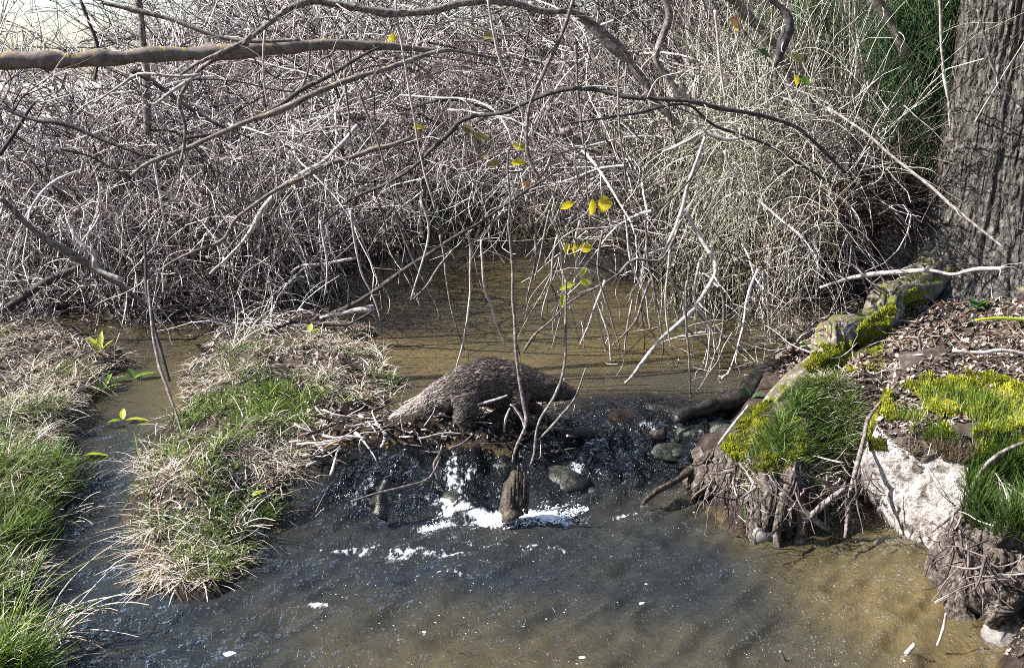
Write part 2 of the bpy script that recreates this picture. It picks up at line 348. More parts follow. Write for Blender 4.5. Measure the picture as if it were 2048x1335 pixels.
def ground(x, y):
    x = np.asarray(x, float); y = np.asarray(y, float)
    wl = water_level(x, y)
    jx = x+0.15*fbm(x*3.5, y*3.5, s=3); jy = y+0.15*fbm(x*3.5+9, y*3.5, s=4)
    di, dl, df, dr = [sdist(jx, jy, p) for p in (isl, left, far, right)]
    g = wl-0.10+0.05*fbm(x*2.2, y*2.2, s=5)+0.02*fbm(x*9, y*9, s=6)
    # rubble sill under the cascade
    d = dam_sd(x, y); sill = np.exp(-((d+0.08)/0.17)**2)*sstep(-1.0, -.7, x)*(1-sstep(1.1, 1.4, x))
    g = np.maximum(g, wl-0.085+0.12*sill*(0.5+1.2*fbm(x*6, y*6, s=8)))
    bulge = sstep(-1.05, -.85, x)*(1-sstep(-.05, .12, x))*np.exp(-((d-.0)/0.10)**2)
    g = g+0.085*bulge
    def land(g, dd, h0, w0, h1, w1):
        return np.where(dd > -0.12, np.maximum(g, wl-0.10+(0.10+h0)*sstep(-.10, w0, dd)+h1*sstep(0, w1, dd)), g)
    g = land(g, di, .035, .10, .075, .45)
    g = land(g, dl, .08, .12, .06, .5)
    hill = 0.35+0.5*sstep(-1, 5, x)
    g = land(g, df, .10, .25, 0, 1); g = g+np.where(df > 0, hill*sstep(0, 3.5, df)+0.9*sstep(0.5, 6, df)*sstep(0.3, 3.5, x), 0)
    # right bank: steep lip, rising to the tree
    g = land(g, dr, .14, .16, 0, 1)
    e = np.maximum(dr, 0)
    rise = 0.30*sstep(0.0, .55, e)+0.22*sstep(.3, 1.6, e)
    g = np.where(dr > 0, np.maximum(g, wl*(1-sstep(0, .4, e))+0.14*sstep(0, .12, e)+rise), g)
    onland = np.maximum.reduce([di, dl, df, dr])
    g = g+np.where(onland > 0, (0.045*fbm(x*4, y*4, s=9)+0.022*fbm(x*13, y*13, s=10))*sstep(0, .2, onland), 0)
    return g
def landmask(x, y): return np.maximum.reduce([sdist(x, y, p) for p in (isl, left, far, right)])

def grid(xs, ys):
    X, Y = np.meshgrid(xs, ys); nx, ny = len(xs), len(ys)
    i = np.arange(ny-1)[:, None]*nx+np.arange(nx-1)[None, :]
    F = np.stack([i, i+1, i+nx+1, i+nx], -1).reshape(-1, 4); return X.ravel(), Y.ravel(), F
def gold_of(x, y):
    lo = sstep(0.15, 1.5, x+0.5*fbm(x*1.5, y*1.5, s=21))*0.9
    up = np.clip(.75-0.3*sstep(8.0, 10, y)+.9*fbm(x*1.3+4, y*1.3, s=23), .05, 1)
    k = sstep(-0.5, .1, dam_sd(x, y)); bot = sstep(3.5, 3.0, y) if False else np.clip((3.55-y)/0.8, 0, 1)*np.clip((x+1.0)/.8, 0, 1)*.6
    return np.clip(np.maximum(lo, bot)*(1-k)+up*k+0.25*fbm(x*2.5, y*2.5, s=22), 0, 1)
def axis_pts(segs):
    r = []
    for a, b_, n in segs: r.append(np.linspace(a, b_, n, endpoint=False))
    return np.concatenate(r+[[segs[-1][1]]])
gx, gy, gF = grid(axis_pts([(-600, -30, 8), (-30, -6, 24), (-6, -3, 60), (-3, 3.2, 235), (3.2, 8, 60), (8, 30, 22), (30, 600, 8)]),
                  axis_pts([(-60, 0, 8), (0, 2.4, 16), (2.4, 7.5, 200), (7.5, 13, 80), (13, 40, 54), (40, 900, 20)]))
gz = ground(gx, gy)
gz = np.where((gy > 30) | (np.abs(gx) > 16), gz*0+0.55+0.25*fbm(gx*.05, gy*.05, s=30), gz)
gz = np.where(gy < 2.0, np.minimum(gz, -0.1), gz)
bedv = 1-sstep(-0.02, 0.03, gz-water_level(gx, gy))
fieldv = sstep(13.0, 16, gy-2.2*np.maximum(gx+3.2, 0)+.8*np.maximum(-gx-5, 0))
mesh_obj('ground', np.stack([gx, gy, gz], -1), gF, M['ground'], origin=(0, 0, 0), attrs=dict(wet=(1-sstep(.03, .10, gz-water_level(gx, gy)))*(1-bedv)*(gy < 9), bed=bedv, gold=gold_of(gx, gy), field=fieldv), kind='structure')
_GX = np.linspace(-7, 7, 700); _GY = np.linspace(1.5, 16, 725); _XX, _YY = np.meshgrid(_GX, _GY); _GZ = ground(_XX, _YY)
def gh(x, y):
    fx = np.clip((np.asarray(x, float)+7)/14*699, 0, 698.99); fy = np.clip((np.asarray(y, float)-1.5)/14.5*724, 0, 723.99)
    ix, iy = fx.astype(int), fy.astype(int); u, v = fx-ix, fy-iy
    return _GZ[iy, ix]*(1-u)*(1-v)+_GZ[iy, ix+1]*u*(1-v)+_GZ[iy+1, ix]*(1-u)*v+_GZ[iy+1, ix+1]*u*v
def hit(px, py, surf=gh):
    d = ray(px, py); d = d/d[..., 1:2]; best = np.full(d.shape[:-1], 15.9); done = np.zeros(best.shape, bool)
    for Y in np.arange(2.0, 15.9, 0.03):
        z = CAM_H+d[..., 2]*Y; h = surf(d[..., 0]*Y, np.full_like(z, Y)); n = (~done) & (z <= h); best[n] = Y; done |= n
    p = d*best[..., None]+np.array([0, 0, CAM_H]); return p, done

# water sheet: real swell in the mesh, ripples in the shader
wx, wy, wF = grid(axis_pts([(-8, -3, 60), (-3, 2.6, 300), (2.6, 5, 30)]), axis_pts([(0.5, 2.6, 30), (2.6, 5.4, 190), (5.4, 11.5, 90)]))
wl = water_level(wx, wy); dd = dam_sd(wx, wy)
al, ac = wx*.64+wy*.77, wx*.77-wy*.64                       # along / across the ripples
casc = np.exp(-((dd+.30)/.28)**2)*sstep(-1.0, -.6, wx)*(1-sstep(1.0, 1.3, wx))
lowr = (1-sstep(-.5, 0, dd))
amp = 0.005+0.016*lowr+0.028*casc
wz = wl+amp*fbm(al*3.2, ac*9, s=40, o=4)+0.024*lowr*(.5-np.abs(noise(al*3.5, ac*13, s=41)))+.013*lowr*(.5-np.abs(noise(al*8, ac*27, s=43)))
wq = wx+.05*fbm(wx*6, wy*6, s=46); wz = wz+casc*(0.045*(.5-np.abs(noise(wq*11, wy*4, s=42)))+0.022*(.5-np.abs(noise(wq*26, wy*10, s=44)))+.012*fbm(wx*50, wy*28, s=45))
# foam: broken white water at the foot of the drop
def blob(px, py, rx, ry, z=0.0):
    c = onz(px, py, z); return np.exp(-(((wx-c[0])/rx)**2+((wy-c[1])/ry)**2))
foam = 0*wx
for (px, py, rx, ry, k) in [(1080, 1040, .24, .075, .66), (1150, 1018, .16, .06, .56), (1000, 1050, .14, .06, .5), (860, 1058, .12, .055, .56), (945, 1036, .14, .045, .5), (760, 1105, .24, .08, .50), (860, 1110, .2, .04, .40), (720, 1160, .16, .05, .36), (790, 1120, .10, .035, .42), (690, 1190, .10, .03, .36), (640, 1215, .12, .03, .33), (900, 1150, .12, .03, .28), (1010, 1090, .3, .03, .33), (760, 1255, .3, .03, .24),
                         (1200, 930, .25, .08, .22), (940, 945, .12, .07, .22), (870, 975, .1, .05, .22), (1080, 870, .2, .06, .25), (1300, 885, .12, .05, .33), (1240, 985, .25, .05, .30), (1060, 1100, .3, .07, .24),
                         (1500, 905, .06, .04, .2), (700, 1090, .08, .04, .3)]:
    foam = np.maximum(foam, k*blob(px, py, rx, ry, 0.0 if py > 1000 else .1))
hump = np.exp(-((wx-onz(1262, 815, .2)[0])/.36)**2-((wy-onz(1262, 815, .2)[1]+.02)/.17)**2); wz = wz+.055*hump*(1+.5*fbm(al*5, ac*9, s=49))
foam = foam*np.clip(.78+1.1*fbm(al*5, ac*13, s=54), .3, 1.15)+0.05*lowr*sstep(.05, .35, fbm(al*1.2, ac*3.5, s=47)+.15)+.25*casc*sstep(.0, .3, fbm(wx*16, wy*5, s=48))
mesh_obj('water', np.stack([wx, wy, wz], -1), wF, M['water'], origin=(0, 0, 0),
         attrs=dict(gold=gold_of(wx, wy)*(1-np.clip(casc*1.2+.8*hump**.5, 0, 1)*sstep(-.35, .15, .25+fbm(wx*6, wy*6, s=52))), churn=np.clip(casc*1.3+hump, 0, 1), foam=foam, rough=0.35+0.75*lowr+1.0*casc), kind='structure')

# ------------------------------------------------------------------ loose strand builders
def grow(start, dirs, length, K, wander, droop, r0, r1):
    N = len(start); P = np.zeros((N, K, 3)); P[:, 0] = start; d = nrm(dirs); st = (length/(K-1))[:, None]
    dr = np.zeros((N, 3)); w_ = rng.normal(size=(N, 3))*wander
    for k in range(1, K):
        w_ = 0.6*w_+rng.normal(size=(N, 3))*wander
        d = nrm(d+w_+np.array([0, 0, -1.0])*(droop if np.isscalar(droop) else droop[:, None])); P[:, k] = P[:, k-1]+d*st
    tt = np.linspace(0, 1, K)[None]
    R = (r0[:, None]*(1-tt)+r1*tt)
    return P, R
def children(P, n, spread, lo=0.25, hi=1.0):
    N, K, _ = P.shape; i = rng.integers(0, N, n); u = rng.uniform(lo, hi, n)*(K-1); k = np.clip(u.astype(int), 0, K-2); f = (u-k)[:, None]
    s = P[i, k]*(1-f)+P[i, k+1]*f; d = nrm(P[i, k+1]-P[i, k]); d = nrm(d+rng.normal(size=(n, 3))*spread); return s, d, i
def lift(P, m=0.03):
    s = P.shape; g = gh(P[..., 0], P[..., 1]); wl_ = water_level(P[..., 0], P[..., 1])
    P[..., 2] = np.maximum(P[..., 2], np.maximum(g, wl_-.02)+m*rng.uniform(0.1, 1, s[:2])); return P
def clear_pool(P, R, zt=.62, keep=.06):
    lm = landmask(P[..., 0], P[..., 1]); bad = ((lm < -.05) & (P[..., 2] < zt) & (P[..., 1] > 6.0) & (P[..., 0] > -1.15)).any(1) & (rng.uniform(size=len(P)) > keep)
    return P[~bad], R[~bad]
def strands(name, P, R, mat, parent=None, S=3, lo=0, hi=1, **k):
    V, F, t, idn, _ = tube_arrays(P, R, S)
    rv = rng.uniform(lo, hi, len(P))
    return mesh_obj(name, V, F, mat, parent=parent, attrs=dict(rnd=rv[idn], tt=t), **k)

def shrub(name, x, y, label, nst, hgt, spread, droop, mats, n1, n2, lean=(0, 0), r=.014, len2=.8, len3=.45, wand=.12, up=1.0, base_r=.35, group='bare shrubs on the far bank', tw=.0047, lo=0., hi=1.):
    n1 = int(n1*1.2); n2 = int(n2*1.3)
    z = float(gh(x, y)); e = empty(name, (x, y, z), label=label, cat='shrub', group=group)
    st = np.stack([x+rng.normal(size=nst)*base_r, y+rng.normal(size=nst)*base_r*.7, np.zeros(nst)], -1); st[:, 2] = gh(st[:, 0], st[:, 1])-.03
    d = np.stack([rng.normal(size=nst)*spread+lean[0], rng.normal(size=nst)*spread+lean[1], np.full(nst, up)], -1)
    P, R = grow(st, d, rng.uniform(.75, 1.2, nst)*hgt, 12, wand*.6, droop, rng.uniform(.6, 1.3, nst)*r, .003); P[:, 1:] = lift(P[:, 1:]); P, R = clear_pool(P, R, .45, .1); nst = len(P)
    for i in range(nst):
        V, F, t, idn, _ = tube_arrays(P[i:i+1], R[i:i+1], 6)
        mesh_obj('stem', V, F, mats[0], parent=e, attrs=dict(rnd=np.full(len(V), rng.uniform(lo, hi)), tt=t))
    s, dd_, _ = children(P, n1, .75, .15)
    P2, R2 = grow(s, dd_, rng.uniform(.4, 1.1, n1)*len2, 6, wand, droop*1.2, rng.uniform(.7, 1.3, n1)*tw*1.35, .002); lift(P2); P2, R2 = clear_pool(P2, R2); n1 = len(P2)
    s, dd_, _ = children(P2, n2, .8, .1)
    P3, R3 = grow(s, dd_, rng.uniform(.3, 1.2, n2)*len3, 3 if y > 13 else 4 if y > 9 else 5, wand*1.2, droop, rng.uniform(.6, 1.3, n2)*tw, .0016); lift(P3); P3, R3 = clear_pool(P3, R3); n2 = len(P3)
    V2 = tube_arrays(P2, R2, 3); V3 = tube_arrays(P3, R3, 3)
    rv = rng.uniform(lo, hi, n1+n2)
    V = np.concatenate([V2[0], V3[0]]); F = np.concatenate([V2[1], V3[1]+len(V2[0])]); idn = np.concatenate([V2[3], V3[3]+n1]); t = np.concatenate([V2[2], V3[2]])
    mesh_obj('twig_tangle', V, F, mats[1], parent=e, attrs=dict(rnd=rv[idn], tt=t), kind='stuff')
    return e

def blades(pos, h, wd, lean, rnd, K=4, curl=0.5, dirx=None):
    """flat tapering grass blades: pos (N,3)"""
    N = len(pos); az = rng.uniform(0, 2*np.pi, N); fx = rng.normal(size=(N, 3))*lean; fx[:, 2] = 1
    if dirx is not None: fx[:, :2] += dirx
    d = nrm(fx); side = np.stack([np.cos(az), np.sin(az), np.zeros(N)], -1); P = np.zeros((N, K, 3)); P[:, 0] = pos
    out = nrm(np.stack([fx[:, 0], fx[:, 1], np.zeros(N)], -1)+1e-4)
    for k in range(1, K):
        d = nrm(d+out*curl*.35*rng.uniform(.2, 1.4, (N, 1))-np.array([0, 0, curl*.28])); P[:, k] = P[:, k-1]+d*(h/(K-1))[:, None]
    g = gh(P[:, 1:, 0], P[:, 1:, 1]); P[:, 1:, 2] = np.maximum(P[:, 1:, 2], g+.004)
    W = wd[:, None]*np.array([1, .9, .6, .12] if K == 4 else np.linspace(1, .1, K))[None]
    A = P-side[:, None]*W[..., None]; B = P+side[:, None]*W[..., None]
    V = np.stack([A, B], 2).reshape(-1, 3); i = np.arange(N)[:, None]*K*2+np.arange(K-1)[None]*2
    F = np.stack([i, i+1, i+3, i+2], -1).reshape(-1, 4)
    return V, F, np.repeat(rnd, K*2), np.tile(np.repeat(np.linspace(0, 1, K), 2), N)
def in_poly(pl, n):
    pl = np.asarray(pl, float); lo, hi = pl.min(0), pl.max(0); r = np.zeros((0, 2))
    while len(r) < n:
        c = rng.uniform(lo, hi, (n*2, 2)); c = c[sdist(c[:, 0], c[:, 1], pl) > 0]; r = np.concatenate([r, c])
    return r[:n]
def merge(parts):
    V = []; F = []; a = []; b_ = []; off = 0
    for v, f, r, t in parts: V.append(v); F.append(f+off); a.append(r); b_.append(t); off += len(v)
    return np.concatenate(V), np.concatenate(F), np.concatenate(a), np.concatenate(b_)

# ------------------------------------------------------------------ poplar on the right bank
def poplar():
    bx, by = 2.965, 6.55; bz = float(gh(bx, by)); e = empty('poplar_tree', (bx, by, bz), label='thick grey poplar trunk with furrowed bark on the right bank', cat='tree')
    NZ, NA = 370, 430
    z = np.concatenate([np.linspace(-.35, 2.6, NZ-30), np.linspace(2.62, 6.5, 30)]); a = np.arange(NA)/NA*2*np.pi
    Z, A = np.meshgrid(z, a, indexing='ij')
    r = .405+.045*np.exp(-((Z-.9)/.5))+.36*np.exp(-np.maximum(Z+.10, 0)/.30)-.02*np.maximum(Z-1, 0)
    lob = np.cos(A*5+1.0+.3*Z)*.5+np.cos(A*3+.5)*.5
    r = r+lob*(.012+.10*np.exp(-np.maximum(Z, 0)/.35))
    # bark: braided vertical ridges
    u = A*r*1.0; wv = .20*fbm(np.cos(A)*2, np.sin(A)*2, Z*1.6, 4, 50)
    ang = A*7.2+wv*5
    c1 = np.abs(noise(np.cos(A)*11+wv*1.8, np.sin(A)*11, Z*1.5+wv*4, 51)); c2 = np.abs(noise(np.cos(A)*23+wv*3, np.sin(A)*23+wv*2, Z*6.0, 52))
    rid = np.minimum(1, c1*3.2)*.65+np.minimum(1, c2*3)*.35
    rid = np.minimum(1, c1*4.6)*.6+np.minimum(1, c2*4)*.4; r = r+.034*(rid-.6)+.012*fbm(np.cos(A)*26, np.sin(A)*26, Z*18, 3, 53)
    V = np.stack([bx+r*np.cos(A)+.03*np.sin(Z*.8), by+r*np.sin(A), bz+Z], -1).reshape(-1, 3)
    i = np.arange(NZ-1)[:, None]*NA; k = np.arange(NA)[None]; k2 = (k+1) % NA
    F = np.stack([i+k, i+k2, i+NA+k2, i+NA+k], -1).reshape(-1, 4)
    mesh_obj('trunk', V, F, M['trunk'], parent=e, attrs=dict(ridge=rid.ravel()))
    def root(pts, ws, n=70, S=22, mat='root', rg=.10):
        P = catmull(np.array(pts, float), n)[None]; R = np.interp(np.linspace(0, 1, n), np.linspace(0, 1, len(ws)), ws)[None]
        S = 40; n2_ = int(rng.integers(1e5)); sP = np.linspace(0, 1, n)*7
        P = P+np.stack([noise(sP*1.3, q*5.1, s=n2_+q) for q in range(3)], -1)[None]*R[..., None]*.6
        V, F, t, idn, tri = tube_arrays(P, R, S, rough=rg, cap=True, seed=int(rng.integers(1000)))
        cen = np.repeat(P[0], S, 0); kk = np.tile(np.arange(S), n)/S*2*np.pi; ss = np.repeat(sP, S)
        rib = np.abs(noise(np.cos(kk+ss*.2)*4.5, np.sin(kk+ss*.2)*4.5, ss*.35, n2_+7)); rib2 = np.abs(noise(np.cos(kk)*10+ss*.4, np.sin(kk)*10, ss*1.4, n2_+8))
        V[:n*S] = cen+(V[:n*S]-cen)*(.72+.40*np.minimum(1, rib*3.5)+.22*np.minimum(1, rib2*3))[:, None]
        mesh_obj('root', V, F, M[mat], parent=e, tri=tri)
    def pt(px, py, z): return tuple(onz(px, py, z))
    root([(2.6, 6.4, .75), pt(1845, 545, .62), pt(1745, 640, .50), pt(1640, 735, .40), pt(1560, 800, .30), pt(1490, 880, .16), pt(1420, 945, .02), pt(1370, 985, -.1)], [.22, .11, .075, .075, .07, .065, .05, .03], mat='rootmoss')
    for k_ in range(34):
        k = k_*15/34; x0 = 1388+k*13.5+rng.normal()*9; top = 930-max(0, (x0-1400))*.55+rng.normal()*12; bot = 985+k*8+rng.normal()*12 if k < 8 else 1095+rng.normal()*10
        x1 = x0+rng.normal()*10; zt = .12+.20*(k/14); rr = rng.uniform(.010, .030)
        root([pt(x0+rng.normal()*16+18, top, zt-.02), pt(x0+14, top*.66+bot*.34, zt*.75), pt(x1+4, top*.33+bot*.67, zt*.38+.01), pt(x1, bot, -.02), pt(x1-4, bot+25, -.10)], [rr*.8, rr*1.2, rr, rr*.8, rr*.5], n=36)
    root([(3.0, 6.2, .6), (2.95, 5.8, .52), (2.8, 5.3, .46), (2.5, 4.9, .42)], [.16, .10, .07, .04], mat='rootmoss')
    root([(2.45, 6.5, .6), (2.1, 6.75, .45), (1.8, 6.8, .25), (1.65, 6.75, .1)], [.2, .1, .06, .03])
    for (a_, b_, c_, d_, rr) in [((1985, 1000, .36), (1935, 1080, .22), (1950, 1160, .12), (2000, 1250, -.04), .045), ((1940, 1040, .28), (1895, 1110, .14), (1905, 1190, .05), (1960, 1280, -.06), .035),
                             ((2040, 1040, .38), (1990, 1120, .22), (2010, 1200, .12), (2050, 1300, -.04), .04), ((1965, 1060, .28), (1925, 1150, .12), (1930, 1220, .02), (1945, 1270, -.07), .022), ((2060, 1130, .3), (2030, 1190, .17), (1990, 1240, .06), (1975, 1300, -.06), .028), ((1900, 1070, .18), (1872, 1120, .06), (1880, 1170, .0), (1890, 1200, -.07), .022)]:
        root([pt(*a_), pt(*b_), pt(*c_), pt(*d_)], [rr*.8, rr*1.15, rr, rr*.5], n=46)
    for (x0, x1, y0, y1, z0, n, ln) in ((1400, 1740, 890, 980, .22, 230, .17), (1890, 2060, 1010, 1110, .28, 110, .2)):
        P0 = onz(rng.uniform(x0, x1, n), rng.uniform(y0, y1, n), z0*rng.uniform(.5, 1.2, n)); P0[:, 1] -= .05
        d = np.stack([rng.normal(size=n)*.5-.1, -.45+rng.normal(size=n)*.3, -np.ones(n)], -1); P, R = grow(P0, d, rng.uniform(.4, 1.2, n)*ln, 8, .2, .02, rng.uniform(.0022, .006, n), .0012)
        P[..., 2] = np.maximum(P[..., 2], -.02); V, F, t, idn, _ = tube_arrays(P, R, 4)
        mesh_obj('rootlets', V, F, M['twig_dark'], parent=e, attrs=dict(rnd=rng.uniform(0, 1, n)[idn], tt=t), kind='stuff')
    return e
poplar()

# ------------------------------------------------------------------ rocks
def rock(name, c, dim, label, mat, cat='rock', sub=4, cuts=9, rough=.05, seed=0, group=None, planes=None, rot=0, metric=False):
    bm = bmesh.new(); bmesh.ops.create_icosphere(bm, subdivisions=sub, radius=1.0)
    V = np.array([v.co[:] for v in bm.verts]); T = np.array([[v.index for v in f.verts] for f in bm.faces]); bm.free()
    g = np.random.default_rng(seed)
    pl = planes or [(nrm(g.normal(size=3)), g.uniform(.55, .8)) for _ in range(cuts)]
    if metric: V = V*np.array(dim); dim = (1, 1, 1)
    for n, d in pl:
        n = nrm(np.array(n, float)); s = V@n-d; V = V-np.where(s > 0, s*.94, 0)[:, None]*n
    q_ = 2.2 if metric else 1
    k = fbm(V[:, 0]*2.2*q_, V[:, 1]*2.2*q_, V[:, 2]*2.2*q_, 4, seed)*rough*(6 if metric else 2.2)+fbm(V[:, 0]*8*q_, V[:, 1]*8*q_, V[:, 2]*8*q_, 3, seed+5)*rough*(2.5 if metric else 1)-(.10*np.maximum(0, 1-np.abs(noise(V[:, 0]*5, V[:, 1]*5, V[:, 2]*5, seed+8))*9) if metric else 0)
    V = V*(1+k*(.5 if metric else 1))[:, None]*np.array(dim); cr, sr = math.cos(rot), math.sin(rot)
    V = np.stack([V[:, 0]*cr-V[:, 1]*sr, V[:, 0]*sr+V[:, 1]*cr, V[:, 2]], -1)+np.array(c)
    return mesh_obj(name, V, None, M[mat], tri=T, origin=(c[0], c[1], c[2]-dim[2]), label=label, cat=cat, group=group), V, T
wr = empty('white_rock', (1.72, 4.05, 0.0), label='big chalk white rock with a moss and grass cap at the waterline', cat='rock')
o, RV, RT = rock('boulder', (1.80, 4.25, .10), (.75, .75, .60), None, 'rock_white', None, sub=6, rough=.022, seed=5, metric=True,
                 planes=[((-.42, -.88, .22), .485), ((-.90, .36, .25), .335), ((-.05, -.15, 1), .33), ((.1, -.97, .2), .50), ((1, -.3, .2), .5), ((-.35, -.6, .72), .455), ((-.75, -.6, .1), .45), ((0, 1, .1), .5), ((-.2, -.9, -.25), .50), ((-.93, -.1, -.35), .350)])
for k in ('label', 'category', 'group'):
    if k in o: del o[k]
mw = o.location.copy(); o.parent = wr; o.location = mw-wr.location
RVt = RV
def rock_top(x, y):
    """height of the boulder's upper side near a plan point (max of close vertices)"""
    r = np.full(len(x), -9.0)
    up = RVt[RVt[:, 2] > .1]
    for i0 in range(0, len(x), 400):
        d2 = (x[i0:i0+400, None]-up[None, :, 0])**2+(y[i0:i0+400, None]-up[None, :, 1])**2
        r[i0:i0+400] = np.where(d2 < .022**2, up[None, :, 2], -9).max(1)
    return r
o, _, _ = rock('mossy_stone', tuple(onz(926, 885, .13)), (.115, .08, .065), 'round dark grey-green stone below the sticks under the animal', 'stone_moss', 'stone', seed=11, rough=.04)
rock('red_stone', tuple(onz(1235, 880, .10)), (.10, .07, .045), 'small reddish stone in the middle of the cascade', 'stone_red', 'stone', seed=12)
rock('flat_stone', tuple(onz(1180, 905, .04)), (.14, .09, .05), 'dark flat stone under the cascade left of the reddish stone', 'stone', 'stone', seed=13)
rock('pale_stone', tuple(onz(1525, 1068, .03)), (.045, .04, .05), 'small pale stone at the foot of the rooty bank', 'stone_pale', 'stone', seed=14)
rock('pale_stone', tuple(onz(2010, 1270, .02)), (.07, .06, .06), 'pale stone in the bottom right corner of the stream', 'stone_pale', 'stone', seed=15)
rock('pale_stone', tuple(onz(1760, 1085, .005)), (.035, .028, .016), 'flat whitish stone lying in the water left of the white rock', 'stone_pale', 'stone', seed=16)
for k, (px, py, z, s, l) in enumerate([(800, 960, .05, .09, 'black wet stone under the left end of the cascade'), (905, 1000, .02, .08, 'dark stone just above the left patch of foam'),
        (1120, 960, .05, .10, 'dark wet stone in the cascade right of the upright stump'), (1330, 905, .08, .09, 'dark wet stone at the right end of the cascade'),
        (1010, 925, .09, .08, 'dark wet stone behind the upright stump'), (740, 1010, .0, .07, 'half sunk black stone left of the cascade'), (1180, 985, .0, .07, 'low black stone behind the right patch of foam')]):
    rock('wet_stone', tuple(onz(px, py, z)), (s*1.3, s, s*.55), l, 'stone', 'stone', sub=3, seed=20+k)
rock('leaf_lump', tuple(onz(1295, 1010, -.01)), (.05, .04, .02), 'little dark stone breaking the surface right of the foam', 'stone', 'stone', sub=3, seed=31)
bpy.data.objects['leaf_lump'].name = 'small_stone'

# ------------------------------------------------------------------ branches one can follow
def branch(name, pts, Y, w, mat, label, cat='branch', group=None, S=8, wob=.25, rough=.12, parent=None, twigs=0, tl=.25, tmat='twig', tlo=0, thi=.8, knob=.35):
    pts = np.array(pts, float); n = len(pts)
    Ys = np.interp(np.linspace(0, 1, n), np.linspace(0, 1, len(np.atleast_1d(Y))), np.atleast_1d(Y))
    P = at(pts[:, 0], pts[:, 1], Ys); L = np.linalg.norm(np.diff(P, axis=0), axis=1).sum(); K = int(np.clip(L/.035, 10, 90))
    P = catmull(P, K); ws = np.interp(np.linspace(0, 1, K), np.linspace(0, 1, len(np.atleast_1d(w))), np.atleast_1d(w))
    R = ws/2*np.linalg.norm(P-np.array([0, 0, CAM_H]), axis=1)/FPX; sd_ = int(rng.integers(1e6))
    s = np.linspace(0, L, K); am = wob*R.mean()*2
    P = P+np.stack([noise(s*9, q*7.7, s=sd_+q)*am for q in range(3)], -1)*np.minimum(1, np.minimum(s, L-s)/.05)[:, None]
    R = R*(1+.22*noise(s*14, 3.3, s=sd_+9)+knob*np.maximum(0, noise(s*5, 1.1, s=sd_+4)-.5)*2)
    V, F, t, idn, tri = tube_arrays(P[None], R[None], S, rough=rough, cap=True, seed=sd_)
    if not twigs and parent is None and mat.startswith('bark') and cat in ('branch', 'stem', 'twig') and L > .3: twigs = 3 if cat == 'branch' else 2; tl = min(tl, .4*L)
    if twigs and parent is None:
        e = empty(name, P[0], label=label, cat=cat, group=group)
        mesh_obj('limb', V, F, M[mat], parent=e, tri=tri, attrs=dict(rnd=np.full(len(V), .4), tt=t))
        s0, d0, _ = children(P[None], twigs, .8, .05)
        P2, R2 = grow(s0, d0, rng.uniform(.4, 1.2, twigs)*tl, 9, .2, .12, rng.uniform(.5, .9, twigs)*min(R.mean()*.5, .005), .0013)
        for q in range(twigs):
            V, F, t, idn, _ = tube_arrays(P2[q:q+1], R2[q:q+1], 4); mesh_obj('twig', V, F, M[tmat], parent=e, attrs=dict(rnd=np.full(len(V), rng.uniform(tlo, thi)), tt=t))
        return e, P
    return mesh_obj(name, V, F, M[mat], parent=parent, tri=tri, attrs=dict(rnd=np.full(len(V), .5), tt=t), label=label, cat=cat, group=group, origin=P[0] if parent is None else None), P

B = branch
B('fallen_log', [(-60, 121), (120, 120), (250, 113), (380, 106), (520, 98), (650, 90), (760, 92), (880, 102)], [5.3, 5.6, 6.0], [33, 31, 26, 26, 20, 9], 'log', 'long grey horizontal log with yellow lichen across the upper left', 'log', S=22, wob=.12, rough=.07, twigs=7, tl=.5, knob=.05)
B('branch', [(200, 5), (330, 35), (430, 72), (520, 84), (600, 80)], 5.1, [7, 10, 6], 'bark_grey', 'dark slanting branch crossing above the horizontal log from the top edge', twigs=6)
B('branch', [(360, 150), (400, 125), (470, 92), (520, 60), (580, 20), (640, 3), (720, 16), (790, 26), (860, 21), (930, 6), (1010, 4), (1090, 22), (1160, 28), (1230, 82), (1285, 150)], [4.9, 5.2, 5.6], [6, 11, 14, 14, 12, 7], 'bark_grey', 'long grey branch waving along the top edge from the log to the middle', S=10, twigs=14, tl=.5)
B('branch', [(0, 214), (70, 240), (125, 247), (200, 276), (290, 312), (330, 318)], 5.6, [4, 7, 6, 4], 'bark_dark', 'thin dark branch entering at the left edge below the log', twigs=4)
B('branch', [(262, 138), (330, 180), (380, 215), (440, 250), (500, 276)], 5.4, [12, 9, 7, 3], 'bark_dark', 'short dark branch slanting down right from beneath the log')
B('branch', [(495, 85), (440, 112), (390, 150), (360, 200), (372, 250), (368, 290), (358, 330)], 5.0, [12, 9, 7, 5], 'bark_grey', 'grey forked branch hanging down in front of the log', twigs=5, tl=.3)
B('branch', [(400, 150), (350, 153), (300, 148), (270, 150), (235, 175), (190, 205)], 4.95, [7, 6, 4], 'bark_pale', 'pale bent branch below the log pointing left')
B('branch', [(385, 155), (340, 185), (310, 208), (285, 200), (292, 178)], 4.95, [8, 7, 5, 3], 'bark_pale', 'white hooked branch under the log beside the dark one')
B('branch', [(70, 0), (70, 205), (68, 205), (20, 280), (0, 310)][1:], 6.0, [5, 7], 'bark_dark', 'short dark twiggy branch at the left edge above the reeds')
B('branch', [(160, 0), (180, 50), (195, 100), (190, 160)], 6.4, [5, 7, 4], 'bark_dark', 'thin upright branch against the bright sky in the top left', twigs=6, tl=.3)
B('branch', [(275, 0), (285, 80), (292, 160), (296, 270)], 7.4, [14, 12, 14, 12], 'bark_grey', 'thin dark upright stem standing behind the horizontal log', S=10)
B('branch', [(1000, 118), (930, 104), (880, 103), (790, 130), (700, 160), (620, 192), (560, 222), (480, 250), (400, 286), (300, 325), (262, 352)], [5.8, 5.4, 5.2], [4, 9, 12, 10, 6], 'bark_lichen', 'lichened branch sloping down left from the upper centre', S=9, twigs=12, tl=.4)
